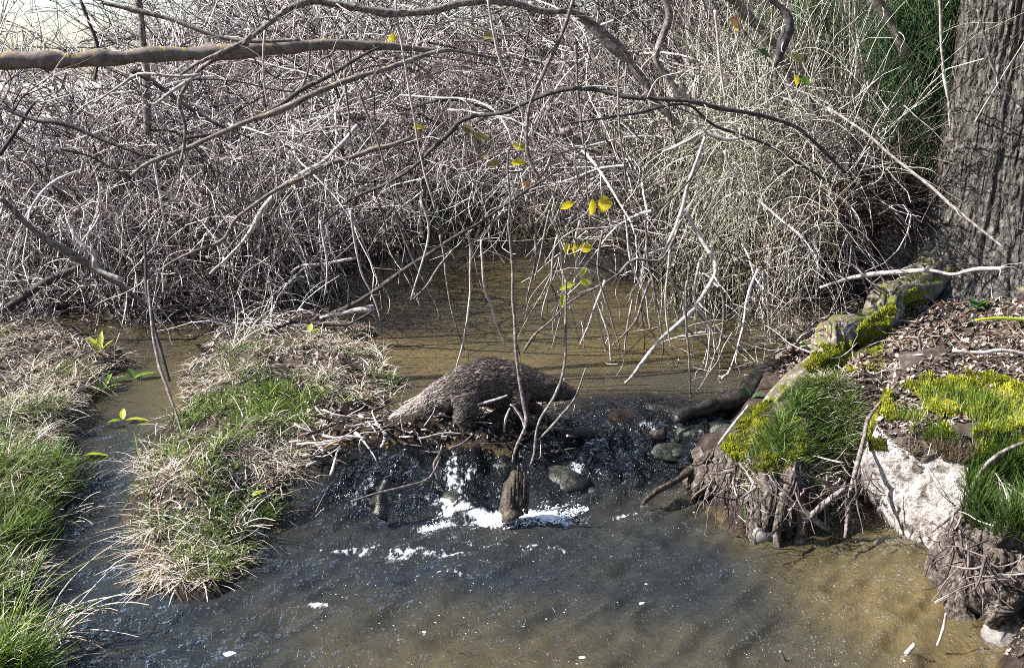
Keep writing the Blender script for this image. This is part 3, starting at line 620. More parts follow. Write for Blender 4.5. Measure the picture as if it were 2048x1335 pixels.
B('branch', [(760, 95), (720, 112), (660, 150), (600, 182), (520, 232), (430, 268), (370, 277)], [5.6, 5.3], [5, 8, 8, 5], 'bark_dark', 'dark branch running just above the sloping lichened one', twigs=6)
B('branch', [(715, 252), (680, 290), (650, 322), (600, 352), (540, 400), (500, 462), (470, 500), (420, 548)], [6.6, 6.2], [10, 10, 14, 8, 5], 'bark_pale', 'thick bleached branch slanting down left through the thicket', S=9, twigs=8, tl=.4)
B('branch', [(822, 276), (780, 292), (740, 302), (690, 320), (640, 335), (590, 362), (545, 385), (480, 432), (440, 482), (370, 510), (320, 540)], [6.4, 6.0], [10, 9, 8, 8, 5], 'bark_lichen', 'branch with orange lichen tip ending right of the bleached one', S=9, twigs=9, tl=.4)
B('branch', [(1120, 336), (1085, 362), (1040, 390), (960, 445), (900, 480), (820, 532), (740, 588), (690, 615), (640, 640)], [6.1, 5.9, 6.3], [3, 6, 8, 8, 10], 'bark_dark', 'long straight branch slanting over the pool down to the waterline', S=10, twigs=4, tl=.3, wob=.15)
B('branch', [(745, 622), (720, 636), (690, 650), (640, 648), (590, 644), (545, 660), (505, 685)], 6.1, [4, 7, 7, 6, 4], 'bark_dark', 'curved dark branch lying at the head of the grassy islet')
B('branch', [(748, 618), (715, 620), (680, 628), (640, 636)], 6.15, [14, 10, 6], 'bark_pale', 'pale broken stub end on the curved dark branch')
B('branch', [(640, 455), (700, 400), (780, 365), (830, 330), (887, 277), (928, 238), (1007, 226), (1052, 207), (1121, 179), (1180, 178), (1266, 194), (1380, 203), (1453, 220), (1537, 235), (1600, 258), (1660, 315), (1690, 345)], [6.4, 5.6, 5.3, 5.6], [4, 7, 8, 9, 8, 5], 'bark_dark', 'black arching branch spanning the middle from thicket to right bank', S=9, twigs=14, tl=.35, tlo=0)
B('branch', [(1142, 246), (1214, 236), (1279, 225), (1369, 208), (1432, 252), (1537, 290), (1600, 328), (1665, 367)], [5.5, 5.8], [4, 6, 6, 4], 'bark_dark', 'second black branch just under the arching one on its right half', twigs=6)
B('branch', [(1152, -20), (1130, 50), (1110, 100), (1078, 165), (1058, 210), (1052, 260), (1055, 310), (1080, 360)], 5.4, [9, 8, 7, 6], 'bark_grey', 'straight grey branch dropping steeply from the top centre')
B('branch', [(1410, 274), (1398, 312), (1376, 375), (1357, 436), (1335, 490), (1322, 516)], 5.3, [6, 8, 8, 6], 'bark_pale', 'white crooked branch hanging above the right side of the pool', twigs=3, tl=.25, tlo=.6)
B('branch', [(1388, 240), (1410, 262), (1440, 277), (1470, 278), (1484, 275)], 5.3, [4, 8, 4], 'bark_pale', 'short white curved twig at the top of the white crooked branch')
B('branch', [(1450, 300), (1458, 330), (1480, 360), (1500, 385)], 5.4, [7, 5, 3], 'bark_pale', 'short pale twig left of the grey green wands')
B('branch', [(1372, 425), (1395, 470), (1420, 510), (1430, 540), (1412, 580), (1375, 630), (1320, 680), (1290, 720), (1250, 766)], [5.4, 5.1], [9, 9, 8, 7], 'bark_pale', 'long pale elbowed branch reaching down to the pool surface', S=8, twigs=4, tl=.25, tlo=.5)
B('branch', [(1362, 440), (1324, 516), (1266, 520), (1231, 554), (1190, 576), (1138, 606), (1104, 640), (1070, 668), (1049, 700)], 5.2, [6, 6, 5, 4], 'bark_grey', 'slender branch with three bends over the middle of the pool', twigs=5, tl=.2)
B('branch', [(1455, -10), (1500, 38), (1550, 92), (1600, 170)], [7.2, 7.4], [20, 18, 15], 'bark_lichen', 'pale leaning stem in the top right thicket', S=10)
B('branch', [(1530, -10), (1572, 20), (1578, 45), (1565, 85), (1550, 135)], 5.0, [8, 12, 24, 20, 4], 'bark_dark', 'black broken stub hanging at the top right', S=9)
B('branch', [(1745, -10), (1770, 35), (1795, 75), (1820, 120)], 6.8, [20, 18, 14], 'bark_lichen', 'pale lichened stem leaning at the top beside the green foliage', S=10)
B('branch', [(1655, 215), (1725, 262), (1808, 332), (1872, 383), (1935, 437), (2012, 500)], [4.9, 4.6], [4, 6, 6, 4], 'bark_pale', 'straight pinkish twig slanting in front of the tree base')
B('branch', [(1955, 20), (1985, 130), (2015, 185), (2060, 225)], 5.2, [4, 5, 3], 'bark_grey', 'thin twig hanging across the upper trunk')
B('branch', [(1878, -10), (1885, 130), (1895, 200), (1900, 260)], 5.6, [4, 5, 3], 'bark_pale', 'thin pale twig hanging along the left edge of the trunk')
B('branch', [(1324, -10), (1336, 34), (1314, 103), (1324, 138), (1352, 175), (1385, 205)], 6.2, [14, 13, 11, 11], 'bark_grey', 'crooked grey branch in the upper centre right', S=9, twigs=4)
B('branch', [(1160, 30), (1200, 72), (1250, 120), (1290, 170), (1330, 225), (1400, 290)], 6.6, [18, 16, 14, 12], 'bark_grey', 'thick brown grey stem leaning right behind the crooked branch', S=10)
B('branch', [(1130, 260), (1190, 320), (1250, 362), (1330, 415), (1400, 450), (1440, 520)], 7.6, [26, 28, 26, 20], 'bark_grey', 'thick mossy grey leaning stem above the far end of the pool', S=12, twigs=5)
B('branch', [(1640, 190), (1700, 250), (1745, 320), (1800, 400), (1855, 455)], 7.2, [16, 15, 13], 'bark_grey', 'brownish leaning stem just left of the poplar', S=9)
B('branch', [(1550, 100), (1560, 240), (1590, 330), (1650, 420)], 7.0, [12, 12, 9], 'bark_grey', 'grey stem standing in the middle of the right thicket', S=9)
for k, (pts, w_, l) in enumerate([([(1600, 300), (1680, 365), (1760, 430), (1830, 480)], 9, 'uppermost reddish stem leaning left of the tree base'), ([(1640, 360), (1700, 440), (1760, 500), (1800, 545)], 10, 'reddish stem reaching lowest among those left of the tree base'),
        ([(1580, 340), (1660, 385), (1740, 420), (1840, 455)], 6, 'thin flat lying reddish twig left of the tree base'), ([(1690, 330), (1740, 400), (1800, 440), (1850, 500)], 7, 'reddish stem nearest the tree base'), ([(1700, 400), (1725, 450), (1745, 520), (1750, 560)], 7, 'steep reddish stem over the fallen white stick')]):
    B('reddish_stem', pts, 6.5, [w_*.7, w_, w_], 'twig_red', l, 'stem', wob=.2, S=6, group='reddish stems by the poplar')
B('fallen_stick', [(1640, 575), (1720, 552), (1790, 545), (1855, 541), (1905, 548), (1945, 540), (2010, 536)], [5.7, 5.3], [5, 9, 10, 6, 9], 'bark_pale', 'white fallen stick lying against the foot of the tree', 'stick', twigs=3, tl=.15, tlo=.7)
B('fallen_branch', [(0, 396), (60, 452), (140, 505), (200, 545), (250, 578), (305, 618)], [5.6, 6.2], [9, 12, 12, 6], 'bark_grey', 'grey purple branch slanting down from the left edge', twigs=5)
B('branch', [(143, 458), (160, 485), (190, 505), (192, 535), (245, 560)], 5.65, [6, 10, 11, 12], 'bark_pale', 'bright white kinked branch on top of the grey one at left')
B('fallen_branch', [(-10, 632), (50, 590), (100, 560), (150, 535), (175, 525)], 6.3, [9, 15, 15, 8], 'bark_dark', 'thick dark branch end rising from the water at the left edge', S=9)
B('branch', [(288, 480), (296, 590), (312, 670), (340, 762)], [5.2, 4.9], [4, 7, 8, 5], 'bark_dark', 'dark bare stem standing in the left channel')
B('branch', [(296, 560), (308, 690), (332, 770), (366, 872)], [5.0, 4.6], [4, 6, 6, 4], 'bark_grey', 'thin grey stem standing in the left channel right of the dark one')
B('branch', [(583, 545), (600, 532), (640, 528), (712, 516)], 6.6, [5, 7, 5], 'bark_pale', 'white curved twig left of the pool above the islet')
B('branch', [(1016, 440), (1024, 543), (1029, 647), (1036, 733), (1045, 802), (1052, 846), (1031, 898), (1020, 955)], [4.7, 4.45], [4, 6, 7, 7, 6], 'bark_grey', 'long thin upright stem passing in front of the animal', 'stem')
B('branch', [(1131, 560), (1131, 640), (1128, 733), (1110, 790), (1078, 846), (1068, 910), (1060, 930)], [4.75, 4.4], [4, 6, 7, 4], 'bark_grey', 'thin stem hanging in front of the animal\'s head', 'stem')
B('branch', [(1172, 735), (1150, 795), (1118, 835), (1095, 862), (1075, 880)], 4.5, [3, 5, 5], 'bark_grey', 'short thin stem right of the animal\'s nose', 'stem')
B('branch', [(878, 960), (868, 930), (880, 905), (884, 890)], 4.2, [5, 6, 4], 'bark_grey', 'short crooked twig rising from the cascade below the stone', 'stem')
B('fallen_stick', [(702, 1002), (760, 985), (820, 970), (858, 955), (878, 920)], [3.95, 4.15], [4, 6, 4], 'bark_grey', 'bent grey stick lying over the left end of the cascade', 'stick')
B('fallen_stick', [(288, 1191), (350, 1196), (420, 1203)], 3.45, [5, 7, 5], 'bark_pale', 'straight pale reed lying in front of the grassy islet', 'stick')
B('fallen_stick', [(1690, 1075), (1697, 1010), (1712, 940), (1728, 872), (1740, 830), (1795, 765)], [3.75, 4.0, 4.3], [7, 9, 8, 5], 'bark_grey', 'long stick leaning on the bank left of the white rock', 'stick')
B('fallen_stick', [(1560, 985), (1600, 1020), (1660, 1060)], 3.85, [8, 13, 8], 'bark_grey', 'thick grey stick lying at the foot of the rooty bank', 'stick', S=8)
B('fallen_stick', [(1605, 1045), (1645, 1010), (1690, 975)], 3.85, [10, 12, 9], 'bark_grey', 'thick stick crossing under the overhanging bank', 'stick', S=8)
B('fallen_stick', [(1437, 888), (1470, 845), (1497, 810)], 4.25, [4, 7, 5], 'bark_pale', 'short stick leaning on the mossy root', 'stick')
B('fallen_stick', [(2060, 880), (2000, 905), (1960, 945), (1925, 1010), (1860, 1065)], [3.6, 3.55], [6, 7, 7, 5], 'bark_grey', 'bent grey stick over the grass right of the white rock', 'stick')
B('fallen_stick', [(1935, 1060), (1950, 1110), (1990, 1135), (2060, 1130)], 3.45, [5, 6, 4], 'bark_grey', 'curved twig below the grassy right bank', 'stick')
B('fallen_stick', [(1905, 700), (1960, 705), (2010, 700), (2060, 712)], 4.6, [5, 7, 6], 'bark_pale', 'pale curved stick on the bank at the right edge above the moss', 'stick')
B('fallen_stick', [(1940, 732), (1985, 742), (2020, 755), (2060, 775)], 4.5, [6, 9, 6], 'bark_pale', 'white stick just behind the moss cap at the right edge', 'stick')
B('fallen_stick', [(1950, 640), (2000, 636), (2060, 640)], 4.7, [5, 6, 5], 'leaf_lime', 'green bramble cane lying at the right edge', 'cane')
B('fallen_stick', [(1825, 755), (1842, 700), (1838, 670), (1850, 655)], 4.7, [4, 7, 4], 'bark_grey', 'short grey stick standing in the leaf litter under the tree', 'stick')
B('fallen_stick', [(1790, 1350), (1812, 1310), (1830, 1287)], 3.0, [8, 9, 7], 'bark_pale', 'white broken stick at the bottom edge', 'stick')
B('fallen_stick', [(1560, 1300), (1568, 1315), (1578, 1345)], 3.0, [4, 6, 5], 'bark_grey', 'small twig poking up from the water at the bottom edge', 'stick')
B('fallen_stick', [(1875, 1290), (1888, 1255), (1892, 1225)], 3.05, [6, 6, 4], 'bark_pale', 'upright pale twig standing in the water at bottom right', 'stick')
B('fallen_stick', [(1870, 1205), (1930, 1170), (1960, 1140)], 3.3, [5, 5, 3], 'bark_pale', 'thin pale twig leaning on the bottom right root', 'stick')
B('dead_log', [(1190, 832), (1250, 822), (1320, 822), (1380, 832)], [4.95, 4.85], [14, 26, 28, 18], 'wet', 'black sunken log with pool water sliding over it', 'log', S=16, rough=.2)
B('dead_log', [(1350, 838), (1400, 822), (1450, 795), (1490, 770), (1530, 745), (1570, 722)], [4.75, 5.3], [18, 34, 36, 38, 32, 24], 'wet', 'wet black log end running into the right bank', 'log', S=28, rough=.45, wob=.5)
def stump():
    P0 = at(1030, 1030, 4.02); e = empty('tree_stump', P0, label='small upright rotten stump in the middle of the cascade', cat='stump')
    B('core', [(1024, 1035), (1028, 1000), (1034, 970), (1040, 948)], [4.02, 4.05], [46, 40, 36, 24], 'stump', None, None, parent=e, S=20, rough=.5)
    for k, (x0, y0, x1, y1, w_) in enumerate([(1022, 1020, 1030, 945, 12), (1034, 1010, 1036, 930, 11), (1046, 1015, 1050, 938, 12), (1016, 1030, 1022, 965, 12), (1052, 1025, 1056, 962, 10), (1040, 990, 1044, 926, 8), (1030, 1035, 1014, 1000, 11)]):
        B('splinter', [(x0, y0), ((x0+x1)/2+2, (y0+y1)/2), (x1, y1)], 4.0, [w_, w_*.8, 2], 'stump', None, None, parent=e, S=7, rough=.4)
stump()
B('tree_stump', [(758, 1035), (766, 1000), (775, 960)], [4.0, 4.05], [30, 26, 14], 'wet', 'short black rotten stub left of the cascade', 'stump', S=12, rough=.3)

B('dead_log', [(1285, 1006), (1330, 972), (1385, 938), (1440, 905), (1500, 868)], [4.12, 4.6], [7, 15, 20, 26, 24], 'stump', 'thin black root log slanting from the lower water up to the mossy bank', 'log', S=14, rough=.4)
B('dead_log', [(1115, 872), (1180, 868), (1250, 882), (1330, 868)], [4.66, 4.72], [14, 24, 20, 16], 'stump', 'dark sunken stick across the cascade right of the animal', 'log', S=12, rough=.45)
for k, (px, py, z, s_, l) in enumerate([(1385, 868, .13, .085, 'black wet stone beside the log end at the right bank'), (1440, 858, .16, .07, 'black wet stone between the log end and the mossy root'), (1345, 905, .08, .06, 'small black stone below the log end'), (1400, 905, .09, .07, 'black wet stone wedged above the slanting root log'),
        (1010, 878, .13, .07, 'black wet stone under the front of the dam'), (1095, 900, .09, .06, 'black stone under the falling water left of the flat stone'), (850, 905, .12, .07, 'black wet stone at the dam foot left of the mossy stone')]):
    rock('wet_stone', tuple(onz(px, py, z)), (s_*1.35, s_, s_*.6), l, 'stone', 'stone', sub=3, seed=120+k, rough=.09)
# twigs that dangle over the pool
hang = [((880, 470), (893, 560), (905, 620), (930, 700)), ((938, 460), (940, 560), (926, 680), (909, 750)), ((962, 480), (968, 560), (990, 640), (1012, 695)), ((790, 420), (830, 530), (868, 600), (880, 640)),
        ((700, 420), (715, 520), (740, 580), (760, 640)), ((1075, 440), (1070, 520), (1055, 600), (1090, 640)), ((1100, 420), (1085, 500), (1070, 560)), ((1160, 440), (1150, 520), (1185, 600), (1215, 700)),
        ((1205, 460), (1196, 540), (1225, 640), (1240, 700)), ((1250, 430), (1262, 520), (1290, 590), (1300, 660)), ((1290, 440), (1300, 540), (1320, 640), (1325, 710)), ((1340, 500), (1330, 600), (1345, 700)),
        ((1375, 560), (1372, 650), (1380, 740), (1382, 810)), ((1440, 560), (1448, 640), (1440, 700), (1470, 740)), ((1180, 560), (1215, 660), (1228, 760), (1238, 800)), ((640, 440), (655, 520), (650, 590)),
        ((840, 400), (860, 460), (835, 560), (822, 600)), ((1015, 300), (1020, 400), (1014, 480)), ((1115, 470), (1100, 560), (1082, 640)), ((1400, 520), (1388, 600), (1420, 660), (1410, 740)),
        ((690, 60), (715, 180), (755, 280), (790, 420)), ((790, 0), (810, 130), (840, 300), (870, 420)), ((975, 0), (1000, 120), (1030, 190), (1045, 230)), ((690, 140), (700, 250), (706, 300)),
        ((1150, 90), (1158, 200), (1172, 330), (1180, 450)), ((1240, 120), (1240, 250), (1255, 380)), ((1430, 20), (1440, 120), (1452, 200)), ((1210, 560), (1180, 640), (1160, 690)), ((530, 60), (528, 140), (536, 210)), ((620, 80), (612, 160), (560, 240)),
        ((1265, 600), (1250, 690), (1244, 740)), ((1300, 560), (1270, 640), (1225, 690)), ((1350, 640), (1400, 680), (1440, 700)), ((905, 500), (860, 560), (826, 598))]
hang.sort(key=lambda q: q[-1][0])
ORD = ['first', 'second', 'third', 'fourth', 'fifth', 'sixth', 'seventh', 'eighth', 'ninth', 'tenth', 'eleventh', 'twelfth', 'thirteenth', 'fourteenth', 'fifteenth', 'sixteenth', 'seventeenth']
for k, pts in enumerate(hang):
    side_ = ORD[k]+' from the left' if k < 17 else ORD[len(hang)-1-k]+' from the right'
    mk_ = ['twig', 'bark_grey', 'bark_pale', 'bark_grey'][k % 4]; cn_ = {'twig': 'thin brown grey', 'bark_grey': 'thin grey', 'bark_pale': 'thin whitish'}[mk_]
    B('hanging_twig', pts, rng.uniform(4.9, 6.0), [5, 4.6, 3], mk_, cn_+' twig dangling over the pool, '+side_+' by its lower tip', 'twig', group='thin twigs dangling over the pool', S=5, wob=.6)

# ------------------------------------------------------------------ leaves
def leaf_arrays(c, L, Wd, az, tilt, roll=0.0, fold=.42, K=7):
    s = np.linspace(0, 1, K); wv = Wd*np.sin(np.pi*s**.8)**.8*.5; wv[0] = wv[-1] = Wd*.02
    X = np.stack([s*L, 0*s, -0.25*L*s*s], -1); Lf = X+np.stack([0*s, wv, wv*fold], -1); Rt = X+np.stack([0*s, -wv, wv*fold], -1)
    V = np.concatenate([X, Lf, Rt])
    cr, sr = math.cos(roll), math.sin(roll); V = np.stack([V[:, 0], V[:, 1]*cr-V[:, 2]*sr, V[:, 1]*sr+V[:, 2]*cr], -1)
    ct, st = math.cos(tilt), math.sin(tilt); V = np.stack([V[:, 0]*ct-V[:, 2]*st, V[:, 1], V[:, 0]*st+V[:, 2]*ct], -1)
    ca, sa = math.cos(az), math.sin(az); V = np.stack([V[:, 0]*ca-V[:, 1]*sa, V[:, 0]*sa+V[:, 1]*ca, V[:, 2]], -1)+np.asarray(c)
    i = np.arange(K-1); F = np.concatenate([np.stack([i, i+1, K+i+1, K+i], -1), np.stack([i, 2*K+i, 2*K+i+1, i+1], -1)])
    return V, F
def leaf_twig(label, stem, Y, leaves, mat, cat='twig', group=None, smat='bark_grey', w=4):
    """stem in pixels; leaves: (px,py,length px,width px,az,tilt[,roll])"""
    P0 = at(stem[0][0], stem[0][1], Y); e = empty('leafy_twig', P0, label=label, cat=cat, group=group)
    B('stem', stem, Y, [w, w*.7], smat, None, None, parent=e, S=5)
    for lf in leaves:
        c = at(lf[0], lf[1], Y-.01); sc_ = np.linalg.norm(c-np.array([0, 0, CAM_H]))/FPX
        V, F = leaf_arrays(c, lf[2]*sc_, lf[3]*sc_, lf[4], lf[5], lf[6] if len(lf) > 6 else 1.2)
        mesh_obj('leaf', V, F, M[lf[7] if len(lf) > 7 else mat], parent=e)
PI = math.pi
leaf_twig('twig with three bright yellow leaves above the far pool', [(1150, 330), (1170, 400), (1210, 400), (1230, 395)], 5.4, [(1148, 406, 30, 18, PI, -.3), (1184, 398, 34, 17, 0, -1.5), (1196, 408, 30, 30, 0, .1), (1196, 408, 26, 22, .2, -.5)], 'leaf_yellow')
leaf_twig('twig with yellow leaves hanging over the far water\'s edge', [(1145, 455), (1150, 480), (1168, 482)], 5.4, [(1138, 486, 24, 12, PI, -1.2), (1148, 488, 24, 12, 0, -1.4), (1158, 496, 28, 22, 0, 0.1)], 'leaf_yellow')
leaf_twig('twig with pale green leaves over the middle of the pool', [(1190, 575), (1160, 560), (1140, 545)], 5.1, [(1150, 566, 34, 16, PI, -.3), (1160, 550, 22, 11, .4, .8), (1160, 562, 24, 15, 0, -.2), (1128, 588, 26, 12, PI, -1.3)], 'leaf_lime')
leaf_twig('single yellow leaf on a hanging twig at the top', [(775, 20), (785, 70)], 5.4, [(777, 74, 16, 18, -.3, -.3)], 'leaf_yellow', w=3)
leaf_twig('orange and green leaves on a twig in the middle of the thicket', [(1060, 280), (1035, 300), (1010, 320), (990, 345)], 5.6, [(1025, 292, 30, 14, 0, -.1, 1.2, 'leaf_yellow'), (1022, 326, 30, 14, 0, .1, 1.2, 'leaf_yellow'), (1000, 325, 26, 16, PI, -.2, 1.2, 'leaf_olive'), (1050, 362, 14, 20, 0, -1, 1, 'leaf_rust'), (975, 305, 16, 10, PI, -.6, 1.2, 'leaf_olive')], 'leaf_olive')
leaf_twig('yellow leaf pair beside a white blossom spot left of centre', [(800, 240), (825, 255)], 5.6, [(825, 255, 22, 11, 0, .1, 1.2, 'leaf_yellow'), (828, 264, 16, 8, 0, -.3, 1.2, 'leaf_rust')], 'leaf_yellow', w=3)
leaf_twig('olive leaves on a twig in the middle of the thicket left of the steep branch', [(920, 250), (945, 265), (960, 290)], 5.7, [(922, 255, 28, 18, .2, -.2), (945, 272, 34, 18, 0, -.1), (965, 130-55, 26, 14, 0, .2)], 'leaf_olive', w=3)
leaf_twig('dying orange and green leaves on a twig at the top right', [(1465, 10), (1480, 60), (1590, 105)][0:2], 5.6, [(1462, 35, 22, 18, 0, -.9, 1.2, 'leaf_rust'), (1470, 48, 14, 8, 0, -1.2, 1.2, 'leaf_yellow')], 'leaf_olive', w=3)
leaf_twig('green leaves hanging below the black stub at the top right', [(1585, 70), (1590, 110), (1595, 150)], 5.3, [(1580, 112, 30, 16, 0, -.3, 1.2, 'leaf_olive'), (1590, 150, 22, 12, 0, -1.2, 1.2, 'leaf_yellow'), (1600, 158, 24, 16, 0, -.4, 1.2, 'leaf_green')], 'leaf_green', w=3)
leaf_twig('small dark green leaves on a twig in the right thicket', [(1500, 90), (1530, 105), (1545, 120)], 5.6, [(1520, 100, 24, 12, 0, -.5), (1645, 225, 14, 9, 0, -.2, 1.2, 'leaf_lime')][:1], 'leaf_dark', w=3)

def dock(label, px, py, leaves, mat='leaf_green'):
    p, ok = hit(np.array([px]), np.array([py])); p = p[0]; p[2] = max(p[2], float(water_level(p[0], p[1])))
    e = empty('leafy_plant', p, label=label, cat='plant')
    sc_ = np.linalg.norm(p-np.array([0, 0, CAM_H]))/FPX
    for (L, Wd, az, tl, m_) in leaves:
        V, F = leaf_arrays(p+np.array([math.cos(az)*.01, math.sin(az)*.01, .012]), L*sc_, Wd*sc_, az, tl, rng.uniform(-.3, .3), K=9); V[:, 2] = np.maximum(V[:, 2], p[2]+.004)
        mesh_obj('leaf', V, F, M[m_], parent=e)
dock('plant with long yellow green leaves in the left channel', 205, 812, [(48, 18, 2.9, .15, 'leaf_lime'), (42, 16, 2.3, .5, 'leaf_green'), (36, 14, 3.5, .3, 'leaf_lime'), (40, 12, 1.2, .9, 'leaf_green'), (34, 12, .4, .5, 'leaf_green')])
dock('upright lime green leaves at the far side of the left channel', 200, 705, [(38, 12, 1.7, 1.2, 'leaf_lime'), (34, 12, 2.6, .9, 'leaf_lime'), (28, 10, .5, .9, 'leaf_lime')])
dock('broad green leaf plant in the water right of the yellow green one', 268, 795, [(44, 20, .6, .35, 'leaf_green'), (40, 14, 2.0, .5, 'leaf_dark'), (34, 14, 3.4, .2, 'leaf_dark')])
dock('bright green floating leaf beside the islet', 250, 884, [(48, 18, .15, .12, 'leaf_lime'), (28, 12, 1.9, .8, 'leaf_lime'), (24, 10, 3.6, .2, 'leaf_green')])
dock('single lime green leaf floating at the end of the left tussock', 165, 958, [(50, 20, .3, .1, 'leaf_lime')])
dock('small broad green leaves on the front slope of the islet', 497, 1000, [(34, 18, 2.2, .9, 'leaf_green'), (36, 16, 1.2, .7, 'leaf_green'), (28, 14, .2, .6, 'leaf_lime')])
dock('yellow leaf sprig behind the islet head', 620, 668, [(20, 12, 1.6, 1.0, 'leaf_lime'), (18, 10, .2, .6, 'leaf_lime')])
for (px, py, l) in [(1905, 560, 'dark green bramble leaves at the foot of the tree in front of the white stick'), (1700, 590, 'low green leaves by the mossy root top'), (2010, 590, 'dark green bramble leaves at the right edge'), (1735, 625, 'small green leaves behind the yellow moss'),
                    (1950, 620, 'bramble sprig between the tree foot and right edge'), (1690, 645, 'green leaf rosette left of the yellow moss'), (1500, 800, 'dark green leaf on the wet black log end'), (2040, 420, 'green leaf at the right edge against the trunk'), (1600, 700, 'small dark plant where the reeds meet the mossy bank')]:
    dock(l, px, py, [(rng.uniform(20, 34), rng.uniform(10, 16), a, rng.uniform(.2, 1.1), rng.choice(['leaf_dark', 'leaf_green', 'leaf_dark'])) for a in rng.uniform(0, 6.28, int(rng.integers(3, 7)))])

# ------------------------------------------------------------------ thickets on the far banks
def sh(px, Y, *a, **k):
    x = float(at(px, 600, Y)[0]); return shrub('bare_shrub', x, Y, *a, **k)
tw, td, wl_m = M['twig'], M['twig_dark'], M['willow']
sh(60, 7.6, 'tangled bare shrub at the left edge behind the dark branch end', 16, 1.6, .5, .05, (tw, tw), 240, 900)
sh(330, 8.0, 'tangled bare shrub behind the grey purple branch', 16, 1.7, .5, .06, (tw, tw), 260, 1000)
sh(600, 8.6, 'tangled bare shrub left of the pool behind the bleached branch', 16, 1.7, .5, .06, (td, tw), 260, 1000)
sh(200, 9.2, 'low tangled shrub behind the left channel thicket', 14, 1.5, .6, .05, (tw, tw), 240, 900)
sh(-120, 8.8, 'bare shrub reaching in from the left edge below the log', 14, 1.5, .6, .05, (tw, tw), 220, 800)
sh(460, 9.8, 'pale bare shrub under the lichened branches', 14, 1.9, .6, .06, (tw, tw), 260, 1000)
sh(760, 10.2, 'bare shrub at the far left corner of the pool', 16, 1.9, .6, .08, (tw, tw), 280, 1100)
sh(950, 11.3, 'tangled shrub at the far end of the pool', 18, 1.9, .7, .09, (tw, tw), 300, 1200, group='bare shrubs on the far bank')
sh(1130, 11.2, 'shrub behind the yellow leaves at the pool end', 18, 1.9, .7, .09, (td, tw), 300, 1200)
sh(1290, 10.6, 'shrub at the far right corner of the pool', 18, 1.9, .6, .08, (td, tw), 300, 1100)
sh(850, 12.6, 'tall pale shrub behind the sloping lichened branch', 20, 2.6, .55, .07, (td, tw), 320, 1300, len2=1.0)
sh(1080, 13.0, 'tall shrub behind the steep straight branch', 20, 2.9, .55, .07, (td, tw), 320, 1300, len2=1.0)
sh(600, 12.0, 'tall pale shrub above the log end', 20, 2.3, .55, .07, (td, tw), 300, 1200, len2=1.0)
sh(300, 12.2, 'sparse pale shrub under the bright gap of sky', 14, 1.9, .6, .05, (td, tw), 220, 800)
sh(20, 11.8, 'sparse shrub under the log at the far left', 14, 1.8, .6, .05, (td, tw), 220, 800)
sh(1320, 12.4, 'tall dark shrub behind the crooked grey branch', 22, 3.0, .5, .06, (td, td), 320, 1300, len2=1.0)
sh(480, 13.5, 'distant pale shrub to the right of the sky gap', 14, 2.5, .5, .05, (td, tw), 240, 1000)
sh(700, 14.0, 'tallest distant shrub behind the wavy top branch', 18, 3.2, .5, .05, (td, tw), 300, 1200, len2=1.1)
for k, (px, Y, hg, l) in enumerate([(560, 15.2, 3.0, 'far tall thicket bush right of the sky gap'), (760, 15.4, 3.9, 'far tall thicket bush behind the top branch left part'), (930, 14.6, 4.2, 'far tall thicket bush at the top centre'), (1100, 15.0, 4.3, 'far tall thicket bush behind the steep grey branch top'),
        (1260, 14.4, 4.4, 'far tall thicket bush left of the crooked branch'), (1420, 14.8, 4.4, 'far tall thicket bush behind the leaning pale stem'), (1580, 14.2, 4.4, 'far tall thicket bush behind the black stub'), (1760, 13.6, 4.2, 'far tall thicket bush left of the trunk top'), (1960, 13.6, 4.2, 'far tall thicket bush hidden beside the trunk')]):
    sh(px, Y, l, 22, hg, .42, .03, (td, td if k % 2 else tw), 300, 1100, len2=1.2, len3=.6, tw=.0065, r=.02, base_r=.6, group='tall bushes at the back of the thicket')
sh(120, 7.35, 'low tangle hanging over the water at the left bank foot', 12, .9, .8, .14, (tw, tw), 200, 700, base_r=.5)
sh(420, 7.5, 'low tangle hanging over the water behind the islet', 14, 1.0, .8, .14, (tw, tw), 240, 800, base_r=.5)
sh(620, 7.9, 'low tangle at the left rim of the pool', 12, 1.0, .7, .13, (td, tw), 200, 700, base_r=.35)
